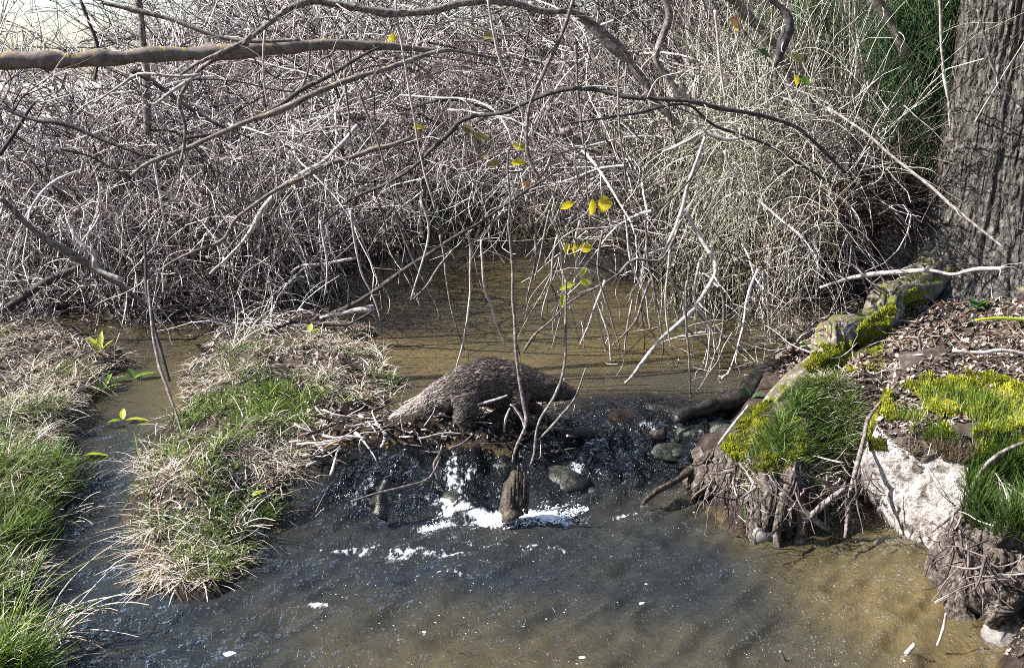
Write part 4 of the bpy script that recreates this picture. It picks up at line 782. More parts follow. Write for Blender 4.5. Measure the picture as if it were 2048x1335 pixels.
# overhanging arcs that droop from above into the view
def over(px, py, Y, label, nst, ln, dirx, n1, n2, mat=tw, keep=.06):
    p = at(px, py, Y); e = empty('overhanging_bush', (p[0], p[1], p[2]), label=label, cat='bush', group='bushes leaning over the pool')
    s = p+rng.normal(size=(nst, 3))*np.array([.35, .3, .15]); d = np.stack([dirx+rng.normal(size=nst)*.5, rng.normal(size=nst)*.4, rng.normal(size=nst)*.2-.1], -1)
    P, R = grow(s, d, rng.uniform(.7, 1.2, nst)*ln, 12, .1, .09, rng.uniform(.005, .010, nst), .002); lift(P)
    for i in range(nst):
        V, F, t, idn, _ = tube_arrays(P[i:i+1], R[i:i+1], 6); mesh_obj('stem', V, F, mat, parent=e, attrs=dict(rnd=np.full(len(V), rng.uniform(0, 1)), tt=t))
    s, dd_, _ = children(P, n1, .7, .1); P2, R2 = grow(s, dd_, rng.uniform(.3, 1, n1)*.7, 7, .16, .12, rng.uniform(.0025, .0045, n1), .0015); lift(P2); P2, R2 = clear_pool(P2, R2, keep=keep); n1 = len(P2)
    s, dd_, _ = children(P2, n2, .8, .1); P3, R3 = grow(s, dd_, rng.uniform(.3, 1, n2)*.35, 5, .2, .1, rng.uniform(.0018, .003, n2), .0012); lift(P3); P3, R3 = clear_pool(P3, R3); n2 = len(P3)
    a_ = tube_arrays(P2, R2, 3); b_ = tube_arrays(P3, R3, 3); rv = rng.uniform(0, 1, n1+n2)
    mesh_obj('twig_tangle', np.concatenate([a_[0], b_[0]]), np.concatenate([a_[1], b_[1]+len(a_[0])]), mat, parent=e, attrs=dict(rnd=rv[np.concatenate([a_[3], b_[3]+n1])], tt=np.concatenate([a_[2], b_[2]])), kind='stuff')
over(900, 130, 8.2, 'dense nest of brown twigs in the upper middle', 16, 1.4, .2, 160, 600, td)
over(1150, 90, 7.6, 'tangle of drooping twigs from the top centre', 14, 1.3, .1, 140, 450, tw)
over(700, 220, 7.4, 'loose twigs drooping above the left of the pool', 12, 1.3, -.2, 130, 420, tw)
over(420, 230, 7.0, 'loose pale twigs drooping below the log', 12, 1.2, -.2, 120, 420, tw)
over(1230, 330, 6.8, 'drooping twigs above the right half of the pool', 12, 1.0, .1, 110, 320, tw)
over(180, 330, 6.8, 'loose pale twigs hanging at the left under the log', 12, 1.1, -.1, 120, 420, tw)

over(1330, 440, 6.0, 'thin tangle of twigs dipping into the right side of the pool', 10, .75, .0, 60, 90, tw, keep=.55)
over(1450, 480, 6.1, 'thin tangle of twigs dipping in where the pool meets the reeds', 9, .65, .1, 50, 80, tw, keep=.55)
over(790, 420, 6.8, 'thin tangle of twigs dipping into the left side of the pool', 8, .6, .0, 40, 60, tw, keep=.5)
def threads(px0, px1, py0, py1, Y0, Y1, n, ln, label, mat):
    px = rng.uniform(px0, px1, n); s_ = at(px, rng.uniform(py0, py1, n), rng.uniform(Y0, Y1, n)); e = empty('hanging_twigs_bush', s_.mean(0), label=label, cat='bush', group='fine hanging twigs in front of the thicket')
    e.name = 'hanging_bush'
    d = np.stack([rng.normal(size=n)*.35, rng.normal(size=n)*.25, -np.ones(n)], -1); P, R = grow(s_, d, rng.uniform(.4, 1.2, n)*ln, 12, .07, .02, rng.uniform(.0022, .0042, n), .0012); lift(P); P, R = clear_pool(P, R, zt=.45, keep=.25)
    for i in range(min(20, len(P))):
        V, F, t, idn, _ = tube_arrays(P[i:i+1], R[i:i+1]*1.3, 5); mesh_obj('twig', V, F, mat, parent=e, attrs=dict(rnd=np.full(len(V), rng.uniform(0, 1)), tt=t))
    V, F, t, idn, _ = tube_arrays(P[20:], R[20:], 3); mesh_obj('twig_tangle', V, F, mat, parent=e, attrs=dict(rnd=rng.uniform(0, 1, len(P)-20)[idn], tt=t), kind='stuff')
threads(0, 420, 250, 450, 6.6, 8.0, 130, .7, 'fine vertical twigs hanging at the left of the thicket', tw)
threads(420, 800, 250, 440, 6.6, 8.4, 130, .7, 'fine vertical twigs hanging left of the pool', tw)
threads(800, 1350, 150, 400, 7.2, 9.5, 190, .8, 'fine vertical twigs hanging behind the yellow leaves', tw)
threads(1300, 1800, 100, 350, 6.6, 7.2, 170, .8, 'fine vertical twigs hanging in the right thicket', tw)
# fine upright and drooping wands of the right thicket
def wands(name, px, Y, label, n, hgt, lean, droop, mat, base_r=.25, r=.0042, lo=0, hi=1, side=0, cat='willow bush', group=None, top=None, nt=0):
    x = float(at(px, 600, Y)[0]); z = float(gh(x, Y)); e = empty(name, (x, Y, z), label=label, cat=cat, group=group)
    st = np.stack([x+rng.normal(size=n)*base_r, Y+rng.normal(size=n)*base_r*.6, np.zeros(n)], -1); st[:, 2] = gh(st[:, 0], st[:, 1])-.02
    d = np.stack([rng.normal(size=n)*lean+side, rng.normal(size=n)*lean-.05, np.ones(n)], -1)
    P, R = grow(st, d, rng.uniform(.5, 1.15, n)*hgt, 8, .12, droop*rng.uniform(.2, 1.6, n), rng.uniform(.6, 1.35, n)*r, .0013); P[:, 1:] = lift(P[:, 1:])
    nb = min(26, n); rv = rng.uniform(lo, hi, n)
    for i in range(nb):
        V, F, t, idn, _ = tube_arrays(P[i:i+1], R[i:i+1]*2.2, 5); mesh_obj('stem', V, F, mat, parent=e, attrs=dict(rnd=np.full(len(V), rv[i]), tt=t))
    V, F, t, idn, _ = tube_arrays(P[nb:], R[nb:], 3); rr = rv[nb:][idn]
    if nt:
        s, dd_, _ = children(P, nt, .5, .2); P3, R3 = grow(s, dd_, rng.uniform(.15, .5, nt), 6, .12, .05, rng.uniform(.0018, .003, nt), .0012); lift(P3)
        b_ = tube_arrays(P3, R3, 3); F = np.concatenate([F, b_[1]+len(V)]); V = np.concatenate([V, b_[0]]); t = np.concatenate([t, b_[2]]); rr = np.concatenate([rr, rng.uniform(lo, hi, nt)[b_[3]]])
    mesh_obj('wand_tangle', V, F, mat, parent=e, attrs=dict(rnd=rr, tt=t), kind='stuff')
wands('willow_bush', 1480, 7.4, 'pale grey willow wands standing behind the right end of the pool', 340, 2.3, .20, .03, M['willow'], nt=300)
wands('willow_bush', 1600, 7.3, 'dense willow wands in the middle of the right thicket', 300, 2.4, .20, .03, M['twig_dark'], nt=400)
wands('willow_bush', 1720, 7.6, 'willow wands between the thicket and the poplar', 260, 2.5, .18, .03, M['willow'], nt=400)
wands('willow_bush', 1400, 8.8, 'dark willow wands behind the mossy leaning stem', 380, 2.4, .2, .03, M['twig'], nt=500)
wands('willow_bush', 1800, 8.6, 'tall wands right behind the poplar foot', 340, 2.8, .18, .03, M['twig_dark'], nt=300)
wands('willow_bush', 1560, 9.6, 'tall grey wands at the back of the right thicket', 380, 3.0, .2, .03, M['twig_dark'], nt=300)
wands('willow_bush', 1700, 10.4, 'tall dark wands farthest back on the right', 340, 3.1, .2, .03, M['twig_dark'], nt=300)
wands('willow_bush', 2000, 9.4, 'wands hidden behind the trunk at the right edge', 260, 3.0, .2, .03, M['twig'], nt=200)
def curtain(name, px0, px1, py, Y, label, n, ln, mat, lo=0, hi=1, cat='grass curtain', r=.0026, spread=.10, group=None, yj=.22):
    """wands that arch over from a crest and fall to the water"""
    px = rng.uniform(px0, px1, n); s = at(px, py+rng.normal(size=n)*95, Y+rng.normal(size=n)*.35)
    e = empty(name, s.mean(0), label=label, cat=cat, group=group)
    d = np.stack([rng.normal(size=n)*.45-.25, -.25+rng.normal(size=n)*.3, rng.uniform(-.2, .8, n)], -1)
    P, R = grow(s, d, rng.uniform(.5, 1.1, n)*ln, 13, .09, rng.uniform(.08, .36, n), rng.uniform(.6, 1.5, n)*r, .001)
    g = np.maximum(gh(P[..., 0], P[..., 1]), water_level(P[..., 0], P[..., 1]))+.01; P[..., 2] = np.maximum(P[..., 2], g)
    V, F, t, idn, _ = tube_arrays(P, R, 3); rv = rng.uniform(lo, hi, n)
    mesh_obj('drooping_blades', V, F, mat, parent=e, attrs=dict(rnd=rv[idn], tt=t), kind='stuff')
sh(1500, 7.0, 'tangled shrub over the right end of the pool', 14, 1.3, .55, .07, (td, tw), 240, 800, len2=.6, base_r=.3)
sh(1590, 6.9, 'dark brown tangle between the wands and the fallen white stick', 14, 1.1, .6, .06, (td, td), 260, 800, len2=.5, base_r=.3)
sh(1690, 7.3, 'reddish brown tangle of twigs left of the poplar foot', 12, 1.1, .45, .05, (M['twig_red'], M['twig_red']), 240, 700, len2=.5, base_r=.25)
curtain('drooping_sedge', 1470, 1600, 370, 6.7, 'pale green curtain of drooping blades at the right end of the pool', 520, .95, M['willow'], .3, 1)
curtain('drooping_sedge', 1420, 1520, 300, 6.9, 'curtain of thin grey blades behind the white crooked branch', 380, .8, M['willow'], .2, 1)
curtain('drooping_sedge', 1560, 1680, 440, 6.4, 'white dry blades falling towards the mossy bank', 330, .5, M['dead'], .3, 1, r=.0022)
# fine dark green foliage by the trunk top
def foliage(px, py, Y, rx, rz, label, n, mat, lo=0, hi=1):
    c = at(px, py, Y); e = empty('evergreen_bush', (c[0], c[1], float(gh(c[0], c[1]))), label=label, cat='bush')
    k = 26; s = np.stack([c[0]+rng.normal(size=k)*rx*.4, c[1]+rng.normal(size=k)*.2, np.full(k, e.location.z)], -1); tg = c+rng.normal(size=(k, 3))*np.array([rx, .25, rz])*.8
    P = s[:, None]+(tg-s)[:, None]*np.linspace(0, 1, 10)[None, :, None]; P[..., 0] += .05*np.sin(np.linspace(0, 5, 10))[None]
    V, F, t, idn, _ = tube_arrays(P, np.linspace(.008, .002, 10)[None].repeat(k, 0), 4); mesh_obj('stem', V, F, M['twig_dark'], parent=e, attrs=dict(rnd=rng.uniform(0, .7, k)[idn], tt=t))
    cl = c+rng.normal(size=(70, 3))*np.array([rx, .25, rz])*.62; pos = cl[rng.integers(0, 70, n)]+rng.normal(size=(n, 3))*np.array([.05, .05, .12])
    d = np.stack([rng.normal(size=n)*.5, rng.normal(size=n)*.4, -rng.uniform(.3, 1, n)], -1)
    P, R = grow(pos, d, rng.uniform(.05, .16, n), 3, .15, .1, rng.uniform(.0016, .003, n), .0007); V, F, t, idn, _ = tube_arrays(P, R, 3)
    mesh_obj('needles', V, F, mat, parent=e, attrs=dict(rnd=rng.uniform(lo, hi, n)[idn], tt=t), kind='stuff')
foliage(1835, 130, 6.95, .24, .55, 'dark green feathery bush beside the top of the trunk', 11000, M['needle'])
foliage(1640, 60, 8.2, .35, .3, 'sparse dark green foliage at the top of the right thicket', 3500, M['needle'])
foliage(1300, 330, 8.4, .5, .3, 'sparse dull green leaves among the stems above the pool', 2500, M['needle'])
foliage(930, 400, 10.0, .5, .12, 'low dark green growth at the far end of the pool', 2500, M['needle'])
foliage(1870, 40, 7.0, .12, .3, 'dark green sprays touching the trunk at the top', 3000, M['needle'])

# ------------------------------------------------------------------ grasses
def pxpoly(pl, n):
    r = in_poly(pl, n); p, ok = hit(r[:, 0], r[:, 1]); return p[ok]
def tussock(label, pl, n, h, mats, mixd=.4, wd=.0022, lean=.35, lo=0, hi=.85, curl=.6, name='grass_tussock', group='grass tussocks in the stream', hv=.5, dirx=None):
    if 'islet' in label: mixd = mixd+.15; n = int(n*.85); lean *= 1.5; hv = .8; h *= .72
    p = pxpoly(pl, n)
    if group == 'grass tussocks in the stream': bare = fbm(p[:, 0]*4.5, p[:, 1]*4.5, s=65)+.15*rng.normal(size=len(p)) > -.17; p = p[bare]
    lm = landmask(p[:, 0], p[:, 1]) > -.02; p = p[lm]; n = len(p)
    if n == 0: print('EMPTY', label); return
    e = empty(name, p.mean(0), label=label, cat='grass', group=group)
    # blades spring from tufts
    ng = max(6, n//26); tuf = p[rng.integers(0, n, ng)]; j = rng.integers(0, ng, n); q = tuf[j]+rng.normal(size=(n, 3))*.018; mixx = rng.uniform(size=n) < .55; p = np.where(mixx[:, None], q, p); p[:, 2] = gh(p[:, 0], p[:, 1])-.004
    sel = rng.uniform(size=n) < np.clip(mixd+1.1*fbm(p[:, 0]*5, p[:, 1]*5, s=63), 0.02, .98)
    clump = .6+.8*(fbm(p[:, 0]*6, p[:, 1]*6, s=61)*.5+.5)
    for nm, mk, m_, l0, h0, cu in (('blades', ~sel, mats[0], lo, hi, curl), ('dry_blades', sel, mats[1], 0, 1, curl*1.7)):
        if mk.sum() < 2: continue
        k = int(mk.sum()); hh = h*clump[mk]*rng.uniform(1-hv, 1+hv*.6, k)*(1.5 if nm == 'dry_blades' else 1.1)
        V, F, r_, t = blades(p[mk], hh, wd*rng.uniform(.6, 1.4, k), lean*(1.5 if m_ == 'dead' else 1), rng.uniform(l0, h0, k), curl=cu, dirx=dirx)
        mesh_obj(nm, V, F, M[m_], parent=e, attrs=dict(rnd=r_, tt=t), kind='stuff', smooth=False)
T = tussock; GD = ('grass', 'dead')
T('bright green tussock at the left edge of the stream', [(-60, 920), (110, 915), (160, 985), (130, 1060), (60, 1110), (-60, 1110)], 5200, .12, GD, .0, lo=.32, hi=.84)
T('green and straw tussock in the bottom left corner', [(-60, 1180), (70, 1190), (120, 1290), (90, 1420), (-60, 1420)], 3000, .14, GD, .25, lo=.25)
T('pale dead grass lying along the left bank', [(-60, 655), (120, 655), (250, 720), (200, 800), (130, 840), (-60, 830)], 4800, .10, GD, .9, lean=.8)
T('dull dead growth on the left bank below the pale grass', [(-60, 800), (120, 790), (130, 880), (60, 930), (-60, 930)], 3400, .10, GD, .65, lean=.7)
T('bleached grass tuft on the far ledge of the islet', [(380, 720), (440, 640), (540, 622), (690, 625), (740, 660), (640, 700), (450, 760), (360, 850)], 4600, .09, GD, .75, lean=.7)
T('dry and green grass over the top of the islet', [(480, 700), (640, 665), (740, 670), (800, 760), (790, 820), (600, 800)], 5200, .10, GD, .5, lean=.6, hi=.9)
T('dark green mound of sedge on the islet', [(450, 690), (560, 700), (640, 740), (560, 790), (440, 760)], 3200, .10, GD, .2, lo=0, hi=.55, lean=.5)
T('light green grass across the middle of the islet', [(360, 830), (480, 780), (640, 790), (620, 870), (430, 900), (310, 940)], 5200, .11, GD, .12, lo=.3, lean=.5)
T('sunlit grass with pale tips on the left flank of the islet', [(260, 900), (330, 840), (420, 860), (450, 960), (300, 1040), (240, 1060)], 4200, .11, GD, .45, lo=.2, lean=.45)
T('grass and white dead leaves at the right flank of the islet', [(500, 850), (640, 850), (650, 930), (560, 980), (470, 960)], 3600, .10, GD, .62, lean=.6)
T('dark green grass on the front of the islet', [(400, 950), (560, 930), (560, 1040), (480, 1080), (400, 1040)], 3600, .12, GD, .3, hi=.6, lean=.4)
T('straw coloured grass hanging over the islet front', [(290, 1040), (430, 1020), (530, 1060), (450, 1160), (330, 1180), (270, 1150)], 4600, .12, GD, .85, lean=.6, dirx=(0, -.25))
T('dark tuft of grass on the left edge below the green tussock', [(-20, 1130), (80, 1130), (90, 1190), (20, 1230), (-40, 1210)], 1800, .09, GD, .25, hi=.6)
G2 = 'grass on the right bank'
T('dark green grass tuft between the mossy root and the white rock', [(1590, 790), (1690, 775), (1730, 850), (1690, 930), (1590, 940), (1500, 930), (1550, 850)], 4200, .10, GD, .14, group=G2, lo=.1, hi=.7, lean=.45)
T('short green grass at the top of the rooty bank', [(1600, 770), (1680, 765), (1700, 810), (1600, 830)], 1500, .08, GD, .1, group=G2, lo=.2, hi=.75)
T('grass behind the moss cap of the white rock', [(1780, 770), (1920, 765), (2060, 790), (2060, 820), (1780, 830)], 2000, .07, GD, .3, group=G2, lo=.2, hi=.85)
T('dark green grass on the right edge beside the white rock', [(1930, 930), (2060, 900), (2100, 1060), (1960, 1060), (1920, 1010)], 3600, .10, GD, .25, group=G2, hi=.65)
T('thin dry grass on the rooty bank foot', [(1440, 940), (1560, 930), (1700, 960), (1680, 1060), (1500, 1040)], 900, .07, GD, .9, group=G2)
T('scattered grass under the poplar', [(1640, 600), (2060, 560), (2060, 760), (1700, 760)], 1300, .06, GD, .75, group=G2, lean=.8)
T('dry grass under the willow wands', [(1440, 560), (1700, 480), (1720, 600), (1580, 700)], 2600, .16, GD, .7, group=G2, lean=.5)
T('low grass and moss tuft at the bottom right corner', [(1960, 1080), (2100, 1050), (2100, 1200), (2000, 1160)], 900, .07, GD, .4, group=G2, hi=.6)
# litter-like dead stems on the far bank base
T('dead grass at the foot of the left thicket', [(-60, 600), (500, 590), (640, 580), (640, 540), (-60, 520)], 5200, .22, GD, .95, group='dead grass on the far bank', lean=.8, wd=.003)
T('dead grass at the far end of the pool', [(700, 500), (1400, 500), (1500, 560), (1500, 400), (700, 400)], 2600, .26, GD, .85, group='dead grass on the far bank', lean=.8, wd=.0035, hi=.5)
# reed fans in the lower left corner
def reed(label, px, py, n, L, az0, mat='dead'):
    p, _ = hit(np.array([px]), np.array([py])); p = p[0]; e = empty('reed_clump', p, label=label, cat='reeds', group='reed clumps')
    for i in range(n):
        az = az0+rng.normal()*.7; d = np.array([[math.cos(az)*.7, math.sin(az)*.5, rng.uniform(.6, 1.5)]])
        P, R = grow(p[None]+rng.normal(size=(1, 3))*.02, d, np.array([L*rng.uniform(.6, 1.2)]), 10, .03, .13, np.array([.0032]), .0012)
        V, F, t, idn, _ = tube_arrays(P, R, 4); mesh_obj('reed', V, F, M[mat], parent=e, attrs=dict(rnd=np.full(len(V), rng.uniform(.4, 1)), tt=t))
reed('fan of straw coloured reeds bending right at the bottom left', 85, 1300, 22, .34, 0)
reed('few green reeds standing at the bottom left', 30, 1290, 14, .34, 1.2, 'grass')
reed('bent dry reeds beside the left tussock', 120, 1060, 12, .2, -.3)
reed('dry stalks in the left channel mouth', 190, 1130, 5, .12, .5)
reed('thin reeds at the head of the islet', 470, 700, 10, .3, 1.2)
reed('long dry stalks hanging at the islet front', 470, 1060, 16, .22, -1.4)
reed('short dry stalks in the water right of the islet', 615, 1060, 5, .14, 1.0)
reed('pale stalks at the right flank of the islet', 760, 720, 10, .2, 1.2)

# moss
def moss(label, pl, n, surf=gh, h=.012, bump_=.02, lo=0, hi=1, parent=None, off=.0):
    r = in_poly(pl, n); p, ok = hit(r[:, 0], r[:, 1], surf); p = p[ok]; q = surf(p[:, 0], p[:, 1]); p = p[np.abs(q-p[:, 2]) < .08]; n = len(p)
    if n < 10: print('EMPTY', label); return
    cl = np.maximum(0, fbm(p[:, 0]*16, p[:, 1]*16, s=71)+.25); p[:, 2] += off-.004+bump_*cl
    keep = fbm(p[:, 0]*7, p[:, 1]*7, s=72) > -.22; p = p[keep]; cl = cl[keep]; n = len(p)
    V, F, r_, t = blades(p, h*rng.uniform(.5, 1.4, n), .0026*rng.uniform(.7, 1.4, n), .55, np.clip(lo+(hi-lo)*(.25+cl*.9+rng.normal(size=n)*.15), 0, 1), K=3, curl=.3)
    V[:, 2] = np.maximum(V[:, 2], 0)
    if parent is None: mesh_obj('moss_cushion', V, F, M['moss'], label=label, cat='moss', kind='stuff', attrs=dict(rnd=r_, tt=t), origin=p[0], smooth=False)
    else: mesh_obj('moss', V, F, M['moss'], parent=parent, kind='stuff', attrs=dict(rnd=r_, tt=t), smooth=False)
# earth and turf lying on top of the white rock
bo = bpy.data.objects['boulder']; ctr = RV[RT].mean(1); fn = nrm(np.cross(RV[RT[:, 1]]-RV[RT[:, 0]], RV[RT[:, 2]]-RV[RT[:, 0]]))
edge = 3.93+.06*noise(ctr[:, 0]*7, 2.2, s=90)-.0*ctr[:, 0]
selF = (fn[:, 2] > .35) & (ctr[:, 1] > edge) & (ctr[:, 2] > .22)
uf = np.unique(RT[selF]); remap = -np.ones(len(RV), int); remap[uf] = np.arange(len(uf)); CV = RV[uf].copy()
CV[:, 2] += .022+.05*np.maximum(-.3, fbm(CV[:, 0]*6, CV[:, 1]*6, s=91, o=5)); CV[:, 1] -= .01
mesh_obj('earth_cap', CV, None, M['earth'], tri=remap[RT[selF]], parent=wr)
# the root ridge stands above the soil: include it when laying moss
dg = bpy.context.evaluated_depsgraph_get()
from mathutils.bvhtree import BVHTree
def surf_from(objs):
    vv = []; ff = []; off = 0
    for o in objs:
        me = o.data; n = len(me.vertices); a = np.empty(n*3, np.float32); me.vertices.foreach_get('co', a); a = a.reshape(-1, 3)+np.array(o.location if o.parent is None else o.location+o.parent.location)
        vv.append(a); ff += [[off+i for i in p.vertices] for p in me.polygons]; off += n
    return BVHTree.FromPolygons([tuple(v) for v in np.concatenate(vv).tolist()], ff)
roots = [o for o in bpy.data.objects if o.name.startswith('root')]
bvh = surf_from(roots+[bpy.data.objects['boulder'], bpy.data.objects['earth_cap']])
def castpx(pl, n):
    r = in_poly(pl, n); g, ok = hit(r[:, 0], r[:, 1]); d = ray(r[:, 0], r[:, 1]); d = nrm(d); out = []; nn = []
    o_ = Vector((0, 0, CAM_H))
    for i in range(n):
        h_ = bvh.ray_cast(o_, Vector(d[i])); dist = np.linalg.norm(g[i]-np.array([0, 0, CAM_H]))
        if h_[0] is not None and h_[3] < dist: out.append(h_[0][:]); nn.append(h_[1][:])
        else: out.append(g[i]); nn.append((0, 0, 1))
    return np.array(out), np.array(nn)
def moss2(label, pl, n, h=.014, bump_=.018, lo=0, hi=1, parent=None, name='moss_cushion', mat='moss', minz=-.2, wd=.0026, thr=-.2):
    p, nn = castpx(pl, n); keep = (nn[:, 2] > minz) & (fbm(p[:, 0]*7, p[:, 1]*7, p[:, 2]*5, s=72) > thr); p = p[keep]; n = len(p)
    cl = np.maximum(0, fbm(p[:, 0]*16, p[:, 1]*16, p[:, 2]*16, s=71)+.25); base = p.copy(); base[:, 2] += -.004+bump_*cl
    N = n; az = rng.uniform(0, 6.28, N); side = np.stack([np.cos(az), np.sin(az), 0*az], -1); d = nrm(rng.normal(size=(N, 3))*.5+np.array([0, 0, 1])+nn[keep]*.6)
    hh = (h*rng.uniform(.5, 1.4, N))[:, None]; w_ = (wd*rng.uniform(.7, 1.4, N))[:, None]
    P = np.stack([base, base+d*hh*.6, base+d*hh], 1); W = np.stack([w_, w_*.8, w_*.15], 1)
    V = np.stack([P-side[:, None]*W, P+side[:, None]*W], 2).reshape(-1, 3); i = np.arange(N)[:, None]*6+np.arange(2)[None]*2
    F = np.stack([i, i+1, i+3, i+2], -1).reshape(-1, 4); rv = np.clip(lo+(hi-lo)*(.25+cl*.9+rng.normal(size=N)*.15), 0, 1)
    mesh_obj(name, V, F, M[mat], parent=parent, label=label if parent is None else None, cat=('moss' if mat == 'moss' else 'grass') if parent is None else None, kind='stuff', attrs=dict(rnd=np.repeat(rv, 6), tt=np.repeat(rv, 6)), origin=None if parent else p[0], smooth=False)
moss2('yellow green moss along the top of the long root', [(1830, 575), (1860, 600), (1800, 650), (1760, 700), (1690, 700), (1720, 650)], 11000, thr=-.18, lo=.15, h=.016)
moss2('moss cushions on the middle of the long root', [(1640, 690), (1760, 690), (1770, 740), (1660, 760), (1600, 745)], 12000, lo=0, hi=.9, thr=-.15, h=.016)
moss2('bright moss at the lower end of the long root', [(1500, 815), (1545, 800), (1530, 880), (1480, 925), (1440, 900)], 9000, thr=-.4, h=.016)
moss2('dull moss around the grass tuft on the rooty bank', [(1540, 850), (1600, 830), (1620, 900), (1560, 950), (1500, 940)], 3500, hi=.5)
moss2(None, [(1780, 775), (1860, 755), (1950, 745), (2060, 780), (2080, 905), (1980, 925), (1860, 905), (1790, 890), (1735, 885), (1750, 820)], 40000, parent=wr, name='moss', bump_=.045, thr=-.12, h=.018)
moss2('yellow moss mound behind the white rock', [(1780, 770), (1960, 750), (2080, 800), (2080, 830), (1780, 840)], 8000, lo=.1)
moss2('dark moss patch left of the white rock\'s cap', [(1735, 850), (1790, 850), (1780, 905), (1740, 900)], 1500, hi=.35)
moss2(None, [(1800, 800), (1900, 780), (2060, 820), (2060, 900), (1900, 900), (1800, 880)], 2000, parent=wr, name='grass_blades', mat='grass', h=.06, wd=.0018, lo=.3)

moss2('dark green grass hanging over the right side of the white rock', [(1935, 925), (2000, 900), (2080, 890), (2080, 1060), (1990, 1075), (1925, 1040)], 2600, name='grass_tussock', mat='grass', h=.08, wd=.0019, lo=0, hi=.6, minz=-2, thr=-.3)
moss2('yellowed grass tuft on the upper corner of the white rock', [(1780, 880), (1960, 900), (1940, 930), (1800, 905)], 1500, name='grass_tussock', mat='dead', h=.05, wd=.0018, lo=.1, hi=.8, minz=-1, thr=-.2)
# ------------------------------------------------------------------ litter and small sticks
def litter(label, pl, n, size=.022, mat='litter', name='leaf_litter', lo=0, hi=1):
    p = pxpoly(pl, n); n = len(p); az = rng.uniform(0, 6.28, n); tl = rng.normal(size=n)*.6; L = size*rng.uniform(.5, 1.5, n); Wd = L*rng.uniform(.4, .8, n)
    a = np.stack([np.cos(az), np.sin(az), np.sin(tl)], -1)*L[:, None]/2; b_ = np.stack([-np.sin(az), np.cos(az), rng.normal(size=n)*.5], -1)*Wd[:, None]/2
    up = np.array([0, 0, 1.])*(rng.uniform(.1, .5, n)*L)[:, None]; c = p+np.array([0, 0, .006])
    V = np.stack([c-a, c-b_+up, c+a, c+b_+up*.4], 1).reshape(-1, 3); i = np.arange(n)*4; T_ = np.concatenate([np.stack([i, i+1, i+2], -1), np.stack([i, i+2, i+3], -1)])
    mesh_obj(name, V, None, M[mat], tri=T_, label=label, cat='leaf litter', kind='stuff', attrs=dict(rnd=np.repeat(rng.uniform(lo, hi, n), 4), tt=np.zeros(4*n)), origin=p[0], smooth=False)
litter('brown and whitish leaf litter on the bank under the poplar', [(1560, 640), (1800, 520), (2060, 500), (2060, 780), (1780, 780), (1700, 860), (1560, 800)], 9000, .03)
litter('crumbly earth and bark scraps on the rooty bank', [(1400, 940), (1480, 880), (1720, 860), (1740, 1060), (1500, 1090)], 4200, .016)
litter('bark scraps and debris right of the white rock', [(1880, 900), (2060, 880), (2100, 1330), (1960, 1300), (1860, 1090)], 3500, .018)
litter('pale debris washed up at the foot of the white rock', [(1620, 1060), (1780, 1050), (1860, 1110), (1700, 1100)], 1200, .014, lo=.4)
litter('dead leaves under the willow wands', [(1430, 620), (1600, 500), (1800, 470), (1820, 560), (1560, 760)], 4000, .03)
litter('dead leaves across the grassy islet', [(290, 960), (500, 700), (640, 650), (790, 800), (640, 930), (520, 1080), (300, 1180)], 4000, .022)
litter('dead leaves on the left bank', [(-60, 650), (240, 690), (120, 900), (-60, 920)], 2000, .022)
litter('dead leaves along the far bank', [(-60, 640), (640, 600), (860, 490), (1300, 500), (1440, 590), (1400, 400), (-60, 420)], 9000, .05)
p, nn = castpx([(1740, 770), (1900, 700), (2060, 700), (2060, 820), (1760, 880)], 2200); n = len(p); az = rng.uniform(0, 6.28, n); L = .022*rng.uniform(.5, 1.4, n)
a = np.stack([np.cos(az), np.sin(az), rng.normal(size=n)*.4], -1)*L[:, None]/2; b_ = np.stack([-np.sin(az), np.cos(az), rng.normal(size=n)*.5], -1)*L[:, None]*.3; c = p+np.array([0, 0, .006])
mesh_obj('leaf_litter', np.stack([c-a, c-b_, c+a, c+b_], 1).reshape(-1, 3), np.arange(4*n).reshape(-1, 4), M['litter'], label='crumbled dry leaves behind the moss on the white rock', cat='leaf litter', kind='stuff', attrs=dict(rnd=np.repeat(rng.uniform(0, 1, n), 4), tt=np.zeros(4*n)), origin=p[0], smooth=False)
# sticks the animal walks over
def stick_pile(pl, n, L, label, group, mats, z0=.0, zr=.08, w0=.004, cat='stick', name='dam_stick'):
    r = in_poly(pl, n)
    for i in range(n):
        p = onz(r[i, 0], r[i, 1], .17)+np.array([0, 0, z0+rng.uniform(0, zr)]); az = rng.normal()*.55+(0 if rng.uniform() < .7 else 1.4); l = L*rng.uniform(.4, 1.2)
        d = np.array([[math.cos(az), math.sin(az)*.7, rng.normal()*.22]])
        P, R = grow((p-d[0]*l/2)[None], d, np.array([l]), 9, .10, .01, np.array([w0*rng.uniform(.6, 1.8)]), w0*.4)
        V, F, t, idn, tri = tube_arrays(P, R, 6, rough=.1, cap=True); m_ = mats[int(rng.integers(len(mats)))]
        mesh_obj(name, V, F, M[m_], tri=tri, label=label, cat=cat, group=group, attrs=dict(rnd=np.full(len(V), rng.uniform(.1, 1)), tt=t))
DP = [(630, 900), (690, 850), (780, 840), (880, 838), (1000, 822), (1130, 818), (1130, 862), (980, 870), (860, 870), (760, 895), (660, 920)]
stick_pile(DP, 210, .28, 'thin stick lying in the dam under the animal', 'sticks heaped in the dam', ['twig', 'twig_dark', 'wet', 'twig', 'bark_pale', 'twig_red', 'bark_pale'], z0=-.02, zr=.10, w0=.0046)
stick_pile([(780, 835), (960, 828), (1080, 820), (1080, 850), (800, 860)], 30, .30, 'pale twig on the top of the dam under the animal', 'pale twigs on the dam', ['bark_pale', 'twig'], z0=.04, zr=.05, w0=.003)
